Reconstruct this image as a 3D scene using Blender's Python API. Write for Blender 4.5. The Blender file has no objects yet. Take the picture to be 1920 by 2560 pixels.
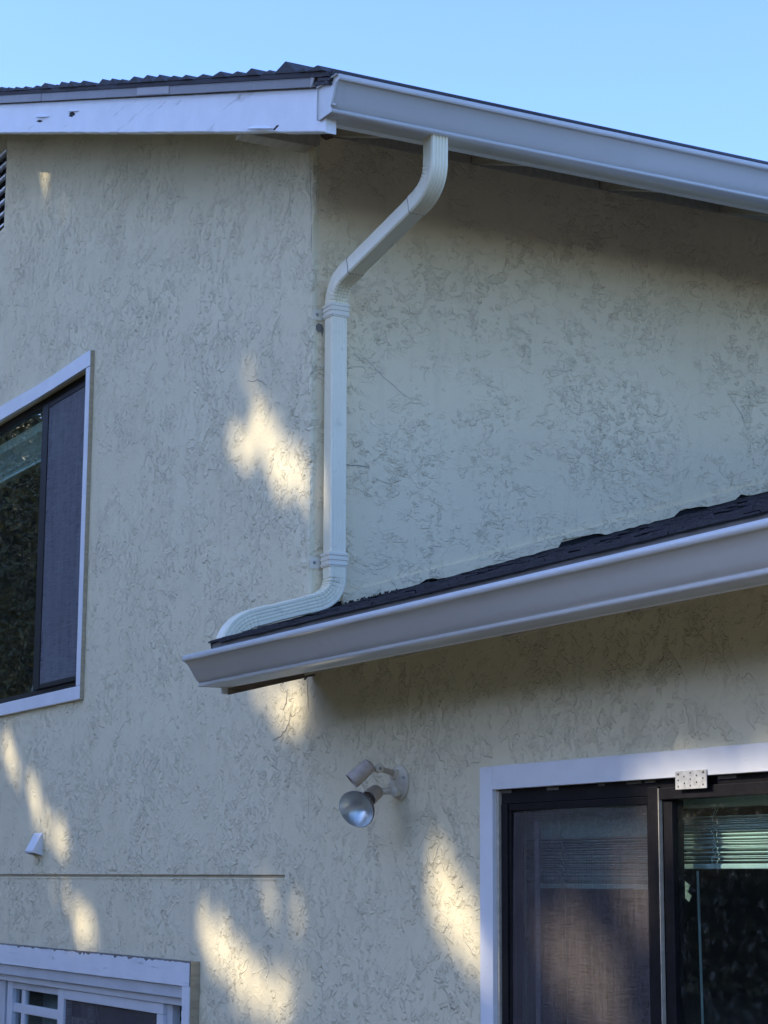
import bpy, bmesh, math, random
from mathutils import Vector, Matrix

random.seed(7)
scene = bpy.context.scene
COL = scene.collection

# ------------------------------------------------------------------ camera
CAM = Vector((7.7141, -3.8018, 1.6))
cam = bpy.data.cameras.new('camera')
cam.sensor_fit = 'HORIZONTAL'
cam.sensor_width = 36.0
cam.lens = 95.58
cam.clip_start = 0.1
cam.clip_end = 5000
cam_o = bpy.data.objects.new('camera', cam)
COL.objects.link(cam_o)
R_ = Vector((0.4760, 0.8795, 0.0056)).normalized()
F_ = Vector((-0.8660, 0.4676, 0.1771)).normalized()
U_ = R_.cross(F_).normalized()
R_ = F_.cross(U_).normalized()
m = Matrix(((R_.x, U_.x, -F_.x), (R_.y, U_.y, -F_.y), (R_.z, U_.z, -F_.z))).to_4x4()
m.translation = CAM
cam_o.matrix_world = m
scene.camera = cam_o

# ------------------------------------------------------------------ sky, sun, exposure
SUN = Vector((-0.322, -0.805, 0.499)).normalized()
EL = math.asin(SUN.z)
ROT = math.atan2(SUN.x, SUN.y)
world = bpy.data.worlds.new('World')
scene.world = world
world.use_nodes = True
wn = world.node_tree
sky = wn.nodes.new('ShaderNodeTexSky')
sky.sky_type = 'NISHITA'
sky.sun_disc = False
sky.sun_elevation = EL
sky.sun_rotation = ROT
sky.altitude = 200
sky.air_density = 1.0
sky.dust_density = 0.8
sky.ozone_density = 5.6
bg = wn.nodes['Background']
bg.inputs[1].default_value = 0.15
tint = wn.nodes.new('ShaderNodeMix')
tint.data_type = 'RGBA'
tint.blend_type = 'MULTIPLY'
tint.inputs[0].default_value = 1.0
tint.inputs[7].default_value = (0.88, 0.86, 1.03, 1.0)      # clear, deep blue afternoon sky all round
wn.links.new(sky.outputs[0], tint.inputs[6])
wn.links.new(tint.outputs[2], bg.inputs[0])

sl = bpy.data.lights.new('sun', 'SUN')
sl.energy = 1.7
sl.angle = math.radians(0.6)
sl.color = (1.0, 0.87, 0.68)
so = bpy.data.objects.new('sun', sl)
COL.objects.link(so)
so.rotation_euler = SUN.to_track_quat('Z', 'Y').to_euler()
so.location = (0, -20, 20)

vs = scene.view_settings
vs.view_transform = 'Standard'
vs.look = 'None'
vs.gamma = 1.0
vs.exposure = 1.66
vs.use_curve_mapping = False
scene.render.engine = 'CYCLES'
scene.cycles.max_bounces = 8
scene.cycles.transparent_max_bounces = 16

# ------------------------------------------------------------------ materials
def newmat(name):
    mt = bpy.data.materials.new(name)
    mt.use_nodes = True
    nt = mt.node_tree
    b = nt.nodes['Principled BSDF']
    return mt, nt, b

class NG:
    """short helper to wire nodes"""
    def __init__(s, nt):
        s.nt = nt
    def n(s, t, **kw):
        nd = s.nt.nodes.new(t)
        for k, v in kw.items():
            setattr(nd, k, v)
        return nd
    def val(s, sock, v):
        if isinstance(v, (int, float, tuple, list)):
            sock.default_value = v
        else:
            s.nt.links.new(v, sock)
    def math(s, op, a, b=None, c=None, clamp=False):
        nd = s.n('ShaderNodeMath', operation=op)
        nd.use_clamp = clamp
        s.val(nd.inputs[0], a)
        if b is not None: s.val(nd.inputs[1], b)
        if c is not None: s.val(nd.inputs[2], c)
        return nd.outputs[0]
    def noise(s, vec, scale, detail=2.0, rough=0.5, dist=0.0):
        nd = s.n('ShaderNodeTexNoise')
        s.val(nd.inputs['Vector'], vec)
        nd.inputs['Scale'].default_value = scale
        nd.inputs['Detail'].default_value = detail
        nd.inputs['Roughness'].default_value = rough
        nd.inputs['Distortion'].default_value = dist
        return nd.outputs['Fac']
    def ramp(s, fac, lo, hi, a=0.0, b=1.0, smooth=True):
        nd = s.n('ShaderNodeMapRange')
        nd.interpolation_type = 'SMOOTHSTEP' if smooth else 'LINEAR'
        s.val(nd.inputs[0], fac)
        nd.inputs[1].default_value = lo
        nd.inputs[2].default_value = hi
        nd.inputs[3].default_value = a
        nd.inputs[4].default_value = b
        return nd.outputs[0]
    def mapping(s, vec, scale=(1, 1, 1), loc=(0, 0, 0), rot=(0, 0, 0)):
        nd = s.n('ShaderNodeMapping')
        s.val(nd.inputs[0], vec)
        nd.inputs['Location'].default_value = loc
        nd.inputs['Rotation'].default_value = rot
        nd.inputs['Scale'].default_value = scale
        return nd.outputs[0]
    def mix(s, fac, a, b):
        nd = s.n('ShaderNodeMix', data_type='RGBA')
        s.val(nd.inputs[0], fac)
        s.val(nd.inputs[6], a)
        s.val(nd.inputs[7], b)
        return nd.outputs[2]
    def coord(s):
        return s.n('ShaderNodeNewGeometry').outputs['Position']
    def bump(s, h, dist, strength=1.0, normal=None):
        nd = s.n('ShaderNodeBump')
        s.val(nd.inputs['Height'], h)
        nd.inputs['Distance'].default_value = dist
        nd.inputs['Strength'].default_value = strength
        if normal is not None: s.nt.links.new(normal, nd.inputs['Normal'])
        return nd.outputs[0]

def c4(c): return (c[0], c[1], c[2], 1.0)

def simple(name, col, rough=0.5, metal=0.0, var=0.08, vscale=6.0, bumpd=0.0, bscale=60.0, stretch=(1, 1, 1), spec=0.5, dirt=None, dirt_amt=0.0):
    mt, nt, b = newmat(name)
    g = NG(nt)
    p = g.mapping(g.coord(), scale=stretch)
    v = g.noise(p, vscale, 4, 0.6)
    v = g.ramp(v, 0.3, 0.7)
    lo = tuple(x * (1 - var) for x in col)
    hi = tuple(min(1, x * (1 + var)) for x in col)
    colr = g.mix(v, c4(lo), c4(hi))
    if dirt:
        d = g.noise(p, vscale * 2.7, 6, 0.7, 0.6)
        d = g.ramp(d, 0.56, 0.72, 0, dirt_amt)
        colr = g.mix(d, colr, c4(dirt))
    nt.links.new(colr, b.inputs['Base Color'])
    b.inputs['Roughness'].default_value = rough
    b.inputs['Metallic'].default_value = metal
    b.inputs['Specular IOR Level'].default_value = spec
    if bumpd:
        h = g.noise(p, bscale, 4, 0.6)
        nt.links.new(g.bump(h, bumpd), b.inputs['Normal'])
    return mt

def stucco_mat(name, vertical):
    mt, nt, b = newmat(name)
    g = NG(nt)
    P = g.coord()
    # zones where the trowel left the lace rough or pressed it smooth
    zone = g.ramp(g.noise(P, 2.3, 3, 0.6), 0.40, 0.60, 0.12, 1.0)
    zone2 = g.ramp(g.noise(g.mapping(P, loc=(3.1, 7.7, 1.3)), 3.1, 3, 0.6), 0.44, 0.60)
    def lace(scale, stretch, loc, thr, w, detail, dist, mscale, fade_w=0.035):
        q = g.mapping(P, scale=stretch, loc=loc)
        n = g.noise(q, scale, detail, 0.55, dist)
        up = g.ramp(n, thr - w, thr + w)
        fade = g.ramp(n, thr + w, thr + fade_w, 1.0, 0.0)
        msk = g.ramp(g.noise(g.mapping(P, loc=(loc[2], loc[0], loc[1] + 4.0)), mscale, 2, 0.5), 0.47, 0.57)
        return g.math('MULTIPLY', g.math('MULTIPLY', up, fade), msk)
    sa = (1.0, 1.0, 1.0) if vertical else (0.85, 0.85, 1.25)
    a = lace(14.0, sa, (0, 0, 0), 0.52, 0.026, 5, 0.4, 9.0, 0.15)
    bb = lace(28.0, sa, (5, 2, 9), 0.53, 0.036, 4, 0.5, 15.0, 0.18)
    c = lace(46.0, (1, 1, 1), (1, 8, 4), 0.54, 0.05, 3, 0.6, 24.0, 0.20)
    d = lace(7.0, sa, (9, 3, 2), 0.55, 0.014, 6, 0.3, 5.5, 0.07)
    hgt = g.math('MULTIPLY', a, zone)
    hgt = g.math('ADD', hgt, g.math('MULTIPLY', bb, zone))
    hgt = g.math('ADD', hgt, g.math('MULTIPLY', c, g.math('MULTIPLY', zone2, 0.75)))
    hgt = g.math('ADD', hgt, g.math('MULTIPLY', d, 0.8))
    dr = g.noise(g.mapping(P, scale=(1, 1, 9) if not vertical else (7, 7, 1), rot=(0, 0.35, 0)), 3.0, 3, 0.6)
    hgt = g.math('ADD', hgt, g.math('MULTIPLY', dr, 0.10))
    fine = g.noise(P, 130.0, 3, 0.7)
    hgt = g.math('ADD', hgt, g.math('MULTIPLY', fine, 0.34))
    und = g.noise(P, 6.0, 3, 0.55)
    hgt = g.math('ADD', hgt, g.math('MULTIPLY', und, 0.35))
    nt.links.new(g.bump(hgt, 0.0050 if vertical else 0.0042), b.inputs['Normal'])
    # colour: cream paint, slow weathering, faint streaks; side wall warmed to stand for bounced light
    v = g.ramp(g.noise(P, 1.1, 5, 0.6), 0.3, 0.7)
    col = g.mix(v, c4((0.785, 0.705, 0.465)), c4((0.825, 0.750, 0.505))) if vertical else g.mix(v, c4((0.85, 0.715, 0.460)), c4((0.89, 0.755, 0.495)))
    sk = g.ramp(g.noise(g.mapping(P, scale=(6, 6, 0.5)), 2.2, 4, 0.6), 0.52, 0.75, 0, 0.28)
    col = g.mix(sk, col, c4((0.66, 0.57, 0.38)))
    spk = g.ramp(g.noise(P, 55.0, 2, 0.6), 0.70, 0.78, 0, 0.35)
    col = g.mix(spk, col, c4((0.36, 0.33, 0.25)))
    nt.links.new(col, b.inputs['Base Color'])
    b.inputs['Roughness'].default_value = 0.85
    b.inputs['Specular IOR Level'].default_value = 0.25
    return mt

M = {}
M['stucco_gable'] = stucco_mat('stucco_gable', True)
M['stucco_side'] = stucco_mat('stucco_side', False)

def painted_wood(name, col=(0.83, 0.845, 0.835), crack=0.0016, axis='x', flake=0.0):
    mt, nt, b = newmat(name)
    g = NG(nt)
    P = g.coord()
    st = {'x': (0.35, 6, 6), 'z': (6, 6, 0.35), 'y': (6, 0.35, 6)}[axis]
    q = g.mapping(P, scale=st)
    v = g.ramp(g.noise(P, 7, 4, 0.6), 0.3, 0.7)
    colr = g.mix(v, c4(tuple(x * 0.94 for x in col)), c4(col))
    n = g.noise(q, 6, 6, 0.65, 0.4)
    cr = g.ramp(n, 0.60, 0.66)
    zone = g.ramp(g.noise(P, 3.1, 2, 0.5), 0.46, 0.62)
    cr = g.math('MULTIPLY', cr, zone)
    if flake:
        f = g.ramp(g.noise(g.mapping(P, scale=(1.5, 6, 6) if axis == 'x' else (6, 6, 1.5)), 9, 6, 0.7, 0.5), 0.66, 0.70, 0, flake)
        colr = g.mix(f, colr, c4((0.30, 0.25, 0.19)))
    nt.links.new(colr, b.inputs['Base Color'])
    h = g.math('ADD', g.math('MULTIPLY', cr, -1.0), g.math('MULTIPLY', n, 0.5))
    h = g.math('ADD', h, g.math('MULTIPLY', g.noise(q, 40, 3, 0.6), 0.2))
    nt.links.new(g.bump(h, crack), b.inputs['Normal'])
    b.inputs['Roughness'].default_value = 0.45
    return mt

M['white_wood'] = painted_wood('white_wood', crack=0.0020, flake=0.10)
M['white_wood_smooth'] = painted_wood('white_wood_smooth', crack=0.0010)
M['white_wood_v'] = painted_wood('white_wood_v', crack=0.0012, axis='z')
M['flaky_white'] = painted_wood('flaky_white', crack=0.0030, flake=0.8)
M['cream_wood'] = simple('cream_wood', (0.50, 0.45, 0.34), 0.7, var=0.12, bumpd=0.001, bscale=40, stretch=(1, 6, 6), dirt=(0.28, 0.22, 0.15), dirt_amt=0.5)
M['brown_wood'] = simple('brown_wood', (0.20, 0.155, 0.115), 0.8, var=0.3, vscale=9, bumpd=0.002, bscale=30, stretch=(1, 1, 5), dirt=(0.06, 0.045, 0.035), dirt_amt=0.8)
M['bare_wood'] = simple('bare_wood', (0.17, 0.155, 0.13), 0.85, var=0.3, vscale=14, bumpd=0.002, bscale=50)
M['rot'] = simple('rot', (0.03, 0.026, 0.022), 0.95, var=0.4, vscale=60)
M['tan_edge'] = simple('tan_edge', (0.44, 0.37, 0.24), 0.75, var=0.12, vscale=10, bumpd=0.0015, bscale=50, stretch=(1, 1, 5), dirt=(0.22, 0.15, 0.08), dirt_amt=0.6)
M['gutter_paint'] = simple('gutter_paint', (0.63, 0.65, 0.62), 0.42, var=0.02, vscale=3, dirt=(0.5, 0.48, 0.44), dirt_amt=0.25, bumpd=0.0002, bscale=9)
M['gutter_in'] = simple('gutter_in', (0.10, 0.095, 0.09), 0.8, var=0.2)
M['sealant'] = simple('sealant', (0.70, 0.69, 0.66), 0.5, var=0.05)
M['downspout_paint'] = simple('downspout_paint', (0.87, 0.80, 0.565), 0.38, var=0.03, vscale=5, dirt=(0.48, 0.44, 0.34), dirt_amt=0.45)
M['strap_paint'] = simple('strap_paint', (0.80, 0.735, 0.56), 0.4, var=0.03)
M['screw'] = simple('screw', (0.32, 0.31, 0.29), 0.45, metal=0.8, var=0.1, vscale=60)
M['drip_metal'] = simple('drip_metal', (0.20, 0.185, 0.165), 0.5, var=0.10, vscale=4, stretch=(0.6, 1, 1), dirt=(0.34, 0.32, 0.29), dirt_amt=0.5)
M['drip_pale'] = simple('drip_pale', (0.36, 0.34, 0.31), 0.5, var=0.10, vscale=4)

def shingle_mat():
    mt, nt, b = newmat('asphalt_shingle')
    g = NG(nt)
    P = g.coord()
    oi = g.n('ShaderNodeObjectInfo').outputs['Random']
    v = g.noise(P, 220, 3, 0.8)
    col = g.mix(g.ramp(v, 0.35, 0.7), c4((0.030, 0.030, 0.036)), c4((0.125, 0.122, 0.130)))
    col2 = g.mix(g.math('MULTIPLY', oi, 0.7), col, c4((0.05, 0.048, 0.055)))
    moss = g.ramp(g.noise(P, 22, 4, 0.7), 0.62, 0.72, 0, 0.5)
    col2 = g.mix(moss, col2, c4((0.035, 0.032, 0.018)))
    nt.links.new(col2, b.inputs['Base Color'])
    h = g.math('ADD', g.noise(P, 300, 2, 0.8), g.math('MULTIPLY', g.noise(g.mapping(P, scale=(1, 3, 12)), 25, 3, 0.7), 2.0))
    nt.links.new(g.bump(h, 0.002), b.inputs['Normal'])
    b.inputs['Roughness'].default_value = 0.9
    return mt
M['shingle'] = shingle_mat()
M['deck'] = simple('deck', (0.045, 0.043, 0.043), 0.9, var=0.3, vscale=40)
M['soffit_ply'] = simple('soffit_ply', (0.42, 0.38, 0.27), 0.8, var=0.15, vscale=5, stretch=(1, 4, 1), dirt=(0.22, 0.17, 0.10), dirt_amt=0.6)

M['black_metal'] = simple('black_metal', (0.008, 0.007, 0.008), 0.5, var=0.4, vscale=30, spec=0.25, dirt=(0.05, 0.045, 0.04), dirt_amt=0.4)
M['black_gasket'] = simple('black_gasket', (0.008, 0.008, 0.008), 0.6)
M['vinyl'] = simple('vinyl', (0.70, 0.72, 0.72), 0.35, var=0.03)
M['vinyl_grey'] = simple('vinyl_grey', (0.60, 0.62, 0.62), 0.4, var=0.05)
M['blind'] = simple('blind', (0.80, 0.83, 0.80), 0.45, var=0.05, vscale=3)
M['cord'] = simple('cord', (0.55, 0.56, 0.52), 0.7)
M['galv'] = simple('galv', (0.62, 0.62, 0.58), 0.5, metal=0.35, var=0.15, vscale=45)
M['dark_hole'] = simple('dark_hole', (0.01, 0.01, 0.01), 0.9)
M['lamp_metal'] = simple('lamp_metal', (0.48, 0.41, 0.33), 0.5, var=0.12, vscale=30, dirt=(0.25, 0.17, 0.10), dirt_amt=0.5)
M['lamp_cream'] = simple('lamp_cream', (0.66, 0.60, 0.46), 0.5, var=0.10, vscale=25, dirt=(0.30, 0.20, 0.10), dirt_amt=0.6)
M['lamp_dark'] = simple('lamp_dark', (0.11, 0.095, 0.085), 0.5, var=0.2, vscale=40)
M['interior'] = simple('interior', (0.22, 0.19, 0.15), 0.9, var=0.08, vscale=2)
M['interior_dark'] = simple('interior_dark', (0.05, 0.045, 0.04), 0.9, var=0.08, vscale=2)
M['curtain'] = simple('curtain', (0.40, 0.42, 0.44), 0.9, var=0.1)
M['dull_grey'] = simple('dull_grey', (0.16, 0.17, 0.18), 0.7, var=0.1)
M['bark'] = simple('bark', (0.13, 0.095, 0.07), 0.95, var=0.35, vscale=8, bumpd=0.03, bscale=9, stretch=(2, 2, 0.4))

def mirror_mat():
    mt, nt, b = newmat('bulb_reflector')
    g = NG(nt)
    P = g.coord()
    b.inputs['Base Color'].default_value = (0.80, 0.78, 0.76, 1)
    b.inputs['Metallic'].default_value = 0.75
    b.inputs['Roughness'].default_value = 0.30
    h = g.noise(P, 130, 2, 0.5)
    nt.links.new(g.bump(h, 0.0006), b.inputs['Normal'])
    return mt
M['reflector'] = mirror_mat()

def glass_mat(name, tint, dust=0.02):
    mt, nt, b = newmat(name)
    nt.nodes.remove(b)
    g = NG(nt)
    out = nt.nodes['Material Output']
    tr = g.n('ShaderNodeBsdfTransparent'); tr.inputs[0].default_value = c4(tint)
    gl = g.n('ShaderNodeBsdfGlossy'); gl.inputs['Roughness'].default_value = 0.0
    gl.inputs[0].default_value = (1, 1, 1, 1)
    lwt = g.n('ShaderNodeLayerWeight'); lwt.inputs[0].default_value = 0.5
    fac = g.math('MULTIPLY_ADD', g.math('POWER', lwt.outputs['Facing'], 4.0), 0.9, 0.045, clamp=True)
    P = g.coord()
    w = g.bump(g.noise(P, 1.6, 1, 0.5), 0.0012)
    nt.links.new(w, gl.inputs['Normal'])
    mx = g.n('ShaderNodeMixShader')
    nt.links.new(fac, mx.inputs[0]); nt.links.new(tr.outputs[0], mx.inputs[1]); nt.links.new(gl.outputs[0], mx.inputs[2])
    df = g.n('ShaderNodeBsdfDiffuse'); df.inputs[0].default_value = (0.5, 0.48, 0.42, 1)
    sp = g.ramp(g.noise(P, 30, 5, 0.75), 0.5, 0.85, dust * 0.4, dust * 6)
    mx2 = g.n('ShaderNodeMixShader')
    nt.links.new(sp, mx2.inputs[0]); nt.links.new(mx.outputs[0], mx2.inputs[1]); nt.links.new(df.outputs[0], mx2.inputs[2])
    nt.links.new(mx2.outputs[0], out.inputs[0])
    return mt
M['glass'] = glass_mat('window_glass', (0.84, 0.94, 0.91))
M['glass_clear'] = glass_mat('clear_glass', (0.8, 0.86, 0.86))

def screen_mat(name, col, opacity):
    mt, nt, b = newmat(name)
    nt.nodes.remove(b)
    g = NG(nt)
    out = nt.nodes['Material Output']
    P = g.coord()
    wx = g.noise(g.mapping(P, scale=(420, 420, 7)), 1.0, 2, 0.6)
    wz = g.noise(g.mapping(P, scale=(9, 9, 430)), 1.0, 2, 0.6)
    blot = g.noise(g.mapping(P, scale=(5, 5, 0.35)), 4.0, 4, 0.6)
    w = g.math('ADD', wx, wz)
    op = g.ramp(w, 0.75, 1.25, opacity - 0.22, opacity + 0.16)
    op = g.math('ADD', op, g.math('MULTIPLY_ADD', blot, 0.36, -0.18), clamp=True)
    tr = g.n('ShaderNodeBsdfTransparent')
    df = g.n('ShaderNodeBsdfDiffuse'); df.inputs[0].default_value = c4(col)
    mx = g.n('ShaderNodeMixShader')
    nt.links.new(op, mx.inputs[0]); nt.links.new(tr.outputs[0], mx.inputs[1]); nt.links.new(df.outputs[0], mx.inputs[2])
    nt.links.new(mx.outputs[0], out.inputs[0])
    return mt
M['screen'] = screen_mat('insect_screen', (0.14, 0.125, 0.122), 0.52)
M['screen_up'] = screen_mat('insect_screen_grey', (0.19, 0.195, 0.21), 0.82)

def leaf_mat(name, a, b_):
    mt, nt, b = newmat(name)
    g = NG(nt)
    P = g.coord()
    v = g.noise(P, 3.0, 3, 0.6)
    v2 = g.noise(P, 0.5, 2, 0.5)
    col = g.mix(g.ramp(g.math('ADD', v, v2), 0.75, 1.25), c4(a), c4(b_))
    nt.links.new(col, b.inputs['Base Color'])
    b.inputs['Roughness'].default_value = 0.55
    b.inputs['Subsurface Weight'].default_value = 0.0
    return mt
M['leaf'] = leaf_mat('leaf_green', (0.030, 0.045, 0.012), (0.095, 0.100, 0.025))
M['leaf_gold'] = leaf_mat('leaf_olive', (0.05, 0.05, 0.012), (0.17, 0.13, 0.03))

def ground_mat():
    mt, nt, b = newmat('yard_ground')
    g = NG(nt)
    P = g.coord()
    n1 = g.ramp(g.noise(P, 0.35, 5, 0.6), 0.42, 0.58)
    n2 = g.noise(P, 30, 4, 0.7)
    grass = g.mix(n2, c4((0.07, 0.075, 0.03)), c4((0.14, 0.13, 0.06)))
    dirt = g.mix(n2, c4((0.14, 0.11, 0.07)), c4((0.21, 0.17, 0.11)))
    nt.links.new(g.mix(n1, grass, dirt), b.inputs['Base Color'])
    nt.links.new(g.bump(n2, 0.03), b.inputs['Normal'])
    b.inputs['Roughness'].default_value = 0.95
    return mt
M['ground'] = ground_mat()

# ------------------------------------------------------------------ mesh helpers
ORG = {}          # world origin of every empty / parent

def tag(o, label=None, cat=None, group=None, kind=None):
    if label: o['label'] = label
    if cat: o['category'] = cat
    if group: o['group'] = group
    if kind: o['kind'] = kind
    return o

def thing(name, label, cat, loc=(0, 0, 0), group=None):
    o = bpy.data.objects.new(name, None)
    o.empty_display_size = 0.1
    COL.objects.link(o)
    o.location = loc
    ORG[o] = Vector(loc)
    return tag(o, label, cat, group)

class MB:
    def __init__(s):
        s.bm = bmesh.new()
    def face(s, pts):
        vs_ = [s.bm.verts.new(p) for p in pts]
        return s.bm.faces.new(vs_)
    def box(s, x0, x1, y0, y1, z0, z1):
        v = [s.bm.verts.new((x, y, z)) for x in (x0, x1) for y in (y0, y1) for z in (z0, z1)]
        for f in ((0, 1, 3, 2), (4, 6, 7, 5), (0, 4, 5, 1), (2, 3, 7, 6), (0, 2, 6, 4), (1, 5, 7, 3)):
            s.bm.faces.new([v[i] for i in f])
        return s
    def prism(s, prof, d0, d1, axis):
        """prof: closed list of 2-D points; extruded from d0 to d1 along axis 'x' (prof = y,z) / 'y' (prof = x,z) / 'z' (prof = x,y)"""
        def P(a, b, d):
            return {'x': (d, a, b), 'y': (a, d, b), 'z': (a, b, d)}[axis]
        A = [s.bm.verts.new(P(a, b, d0)) for a, b in prof]
        B = [s.bm.verts.new(P(a, b, d1)) for a, b in prof]
        n = len(prof)
        for i in range(n):
            s.bm.faces.new((A[i], A[(i + 1) % n], B[(i + 1) % n], B[i]))
        s.bm.faces.new(A); s.bm.faces.new(B)
        return s
    def sheet(s, prof, d0, d1, axis, thick_cb=None):
        """open profile swept: single skin"""
        def P(a, b, d):
            return {'x': (d, a, b), 'y': (a, d, b), 'z': (a, b, d)}[axis]
        A = [s.bm.verts.new(P(a, b, d0)) for a, b in prof]
        B = [s.bm.verts.new(P(a, b, d1)) for a, b in prof]
        for i in range(len(prof) - 1):
            s.bm.faces.new((A[i], A[i + 1], B[i + 1], B[i]))
        return s
    def loft(s, rings, caps=True):
        V = [[s.bm.verts.new(p) for p in r] for r in rings]
        n = len(V[0])
        for i in range(len(V) - 1):
            for j in range(n):
                s.bm.faces.new((V[i][j], V[i][(j + 1) % n], V[i + 1][(j + 1) % n], V[i + 1][j]))
        if caps:
            s.bm.faces.new(V[0]); s.bm.faces.new(list(reversed(V[-1])))
        return s
    def lathe(s, prof, org, axis, seg=28, caps=True):
        """prof: (t along axis, radius)"""
        a = Vector(axis).normalized()
        u = a.orthogonal().normalized(); w = a.cross(u)
        rings = []
        for t, r in prof:
            c = Vector(org) + a * t
            rings.append([c + (u * math.cos(2 * math.pi * k / seg) + w * math.sin(2 * math.pi * k / seg)) * max(r, 1e-5) for k in range(seg)])
        return s.loft(rings, caps)
    def tube(s, p0, p1, r0, r1=None, seg=12):
        r1 = r0 if r1 is None else r1
        p0 = Vector(p0); p1 = Vector(p1)
        return s.lathe([(0, r0), ((p1 - p0).length, r1)], p0, p1 - p0, seg)
    def path(s, pts, r, seg=6):
        for a, b in zip(pts[:-1], pts[1:]):
            s.tube(a, b, r, r, seg)
        return s
    def build(s, name, mat, parent=None, smooth=False, bevel=0.0, kind=None, autosm=None):
        bmesh.ops.recalc_face_normals(s.bm, faces=s.bm.faces)
        me = bpy.data.meshes.new(name)
        if parent is not None:
            off = ORG.get(parent, Vector((0, 0, 0)))
            bmesh.ops.translate(s.bm, verts=s.bm.verts, vec=-off)
        s.bm.to_mesh(me); s.bm.free()
        me.materials.append(mat)
        o = bpy.data.objects.new(name, me)
        COL.objects.link(o)
        if parent is not None:
            o.parent = parent
            ORG[o] = ORG.get(parent, Vector((0, 0, 0)))
        else:
            ORG[o] = Vector((0, 0, 0))
        if smooth:
            me.polygons.foreach_set('use_smooth', [True] * len(me.polygons))
            if autosm:
                me.set_sharp_from_angle(angle=math.radians(autosm))
        if bevel:
            md = o.modifiers.new('bevel', 'BEVEL')
            md.width = bevel; md.segments = 2; md.limit_method = 'ANGLE'
        if kind: o['kind'] = kind
        return o

def boxo(name, mat, par, x0, x1, y0, y1, z0, z1, bevel=0.0):
    return MB().box(x0, x1, y0, y1, z0, z1).build(name, mat, par, bevel=bevel)

def rn(a): return random.uniform(-a, a)

# ------------------------------------------------------------------ ground
g_ = MB()
g_.face([(-2500, -2500, 0), (2500, -2500, 0), (2500, 2500, 0), (-2500, 2500, 0)])
go = g_.build('ground', M['ground'])
tag(go, kind='structure')
M['bounce_warm'] = simple('bounce_warm', (0.33, 0.27, 0.19), 0.9, var=0.12, vscale=1.5, bumpd=0.002, bscale=60)
g_ = MB()
g_.face([(7.4, -3.0, 0.004), (26, -3.0, 0.004), (26, 40, 0.004), (7.4, 40, 0.004)])  # unseen pale sheet added to bounce warm sunlight onto the side wall
dr_ = g_.build('bounce_slab', M['bounce_warm'])
tag(dr_, kind='structure')

# ------------------------------------------------------------------ HOUSE
house = thing('house', 'cream stucco house with white trim, dark shingle roofs and two eaves meeting near its corner', 'house', (0, 0, 0))

RAKE = 0.3297                               # roof fall per metre of x
def rake_bot(x): return 4.784 - RAKE * x    # barge-board bottom edge
def roof_top(x): return 5.030 - RAKE * x    # upper roof surface
def low_roof(y): return 2.706 + 0.308 * y   # lower roof surface

# --- gable wall (plane y = 0) with openings
def wall_grid(xs, zs, holes, y0, y1, topf):
    b = MB()
    for i in range(len(xs) - 1):
        for j in range(len(zs) - 1):
            xa, xb, za, zb = xs[i], xs[i + 1], zs[j], zs[j + 1]
            cx, cz = (xa + xb) / 2, (za + zb) / 2
            if any(h[0] < cx < h[1] and h[2] < cz < h[3] for h in holes): continue
            ta, tb = topf(xa + 1e-6), topf(xb - 1e-6)
            if za >= max(ta, tb): continue
            # clip the cell with the sloping top line
            quad = [(xa, za), (xb, za), (xb, zb), (xa, zb)]
            hf = lambda q: (ta + (tb - ta) * (q[0] - xa) / (xb - xa)) - q[1]
            clip = []
            for q0, q1 in zip(quad, quad[1:] + quad[:1]):
                h0, h1 = hf(q0), hf(q1)
                if h0 >= 0: clip.append(q0)
                if h0 * h1 < 0:
                    t = h0 / (h0 - h1)
                    clip.append((q0[0] + (q1[0] - q0[0]) * t, q0[1] + (q1[1] - q0[1]) * t))
            pts = [(q[0], y0, q[1]) for q in clip]
            if len(pts) >= 3: b.face(pts)
    for h in holes:                                   # reveals
        x0, x1, z0, z1 = h
        b.face([(x0, y0, z0), (x1, y0, z0), (x1, y1, z0), (x0, y1, z0)])
        b.face([(x0, y0, z1), (x1, y0, z1), (x1, y1, z1), (x0, y1, z1)])
        b.face([(x0, y0, z0), (x0, y0, z1), (x0, y1, z1), (x0, y1, z0)])
        b.face([(x1, y0, z0), (x1, y0, z1), (x1, y1, z1), (x1, y1, z0)])
    bmesh.ops.remove_doubles(b.bm, verts=b.bm.verts, dist=1e-5)
    return b

H_UP = (-5.2, -2.79, 2.61, 4.40)
H_LOW = (-5.4, -1.16, -0.3, 1.11)
H_DOOR = (1.525, 4.7, 0.08, 1.92)
H_VENT = (-5.5, -4.47, 5.69, 6.30)
GRV = (-8.0, -0.19, 1.601, 1.615)             # groove in the stucco
xs = sorted({-10.6, -8.0, -5.5, -5.4, -5.2, -4.47, -2.79, -1.16, -0.19, -0.03})
zs = sorted({-0.6, -0.3, 1.11, 1.601, 1.615, 2.61, 4.40, 5.69, 6.30, 7.0, 9.0})
def top_gable(x): return (4.90 - RAKE * x) if x > -5.5 else (4.90 + RAKE * 5.5 + RAKE * (x + 5.5))
wg = wall_grid(xs, zs, [H_UP, H_LOW, H_VENT, GRV], 0.0, 0.12, top_gable)
# part right of the corner, below the lower roof
xs2 = sorted({-0.03, 1.525, 4.7, 6.6})
zs2 = [-0.6, 0.08, 1.92, 2.655]
wg2 = wall_grid(xs2, zs2, [H_DOOR], 0.0, 0.12, lambda x: 2.655)
me_tmp = bpy.data.meshes.new('t'); wg2.bm.to_mesh(me_tmp); wg.bm.from_mesh(me_tmp); wg2.bm.free()
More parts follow.
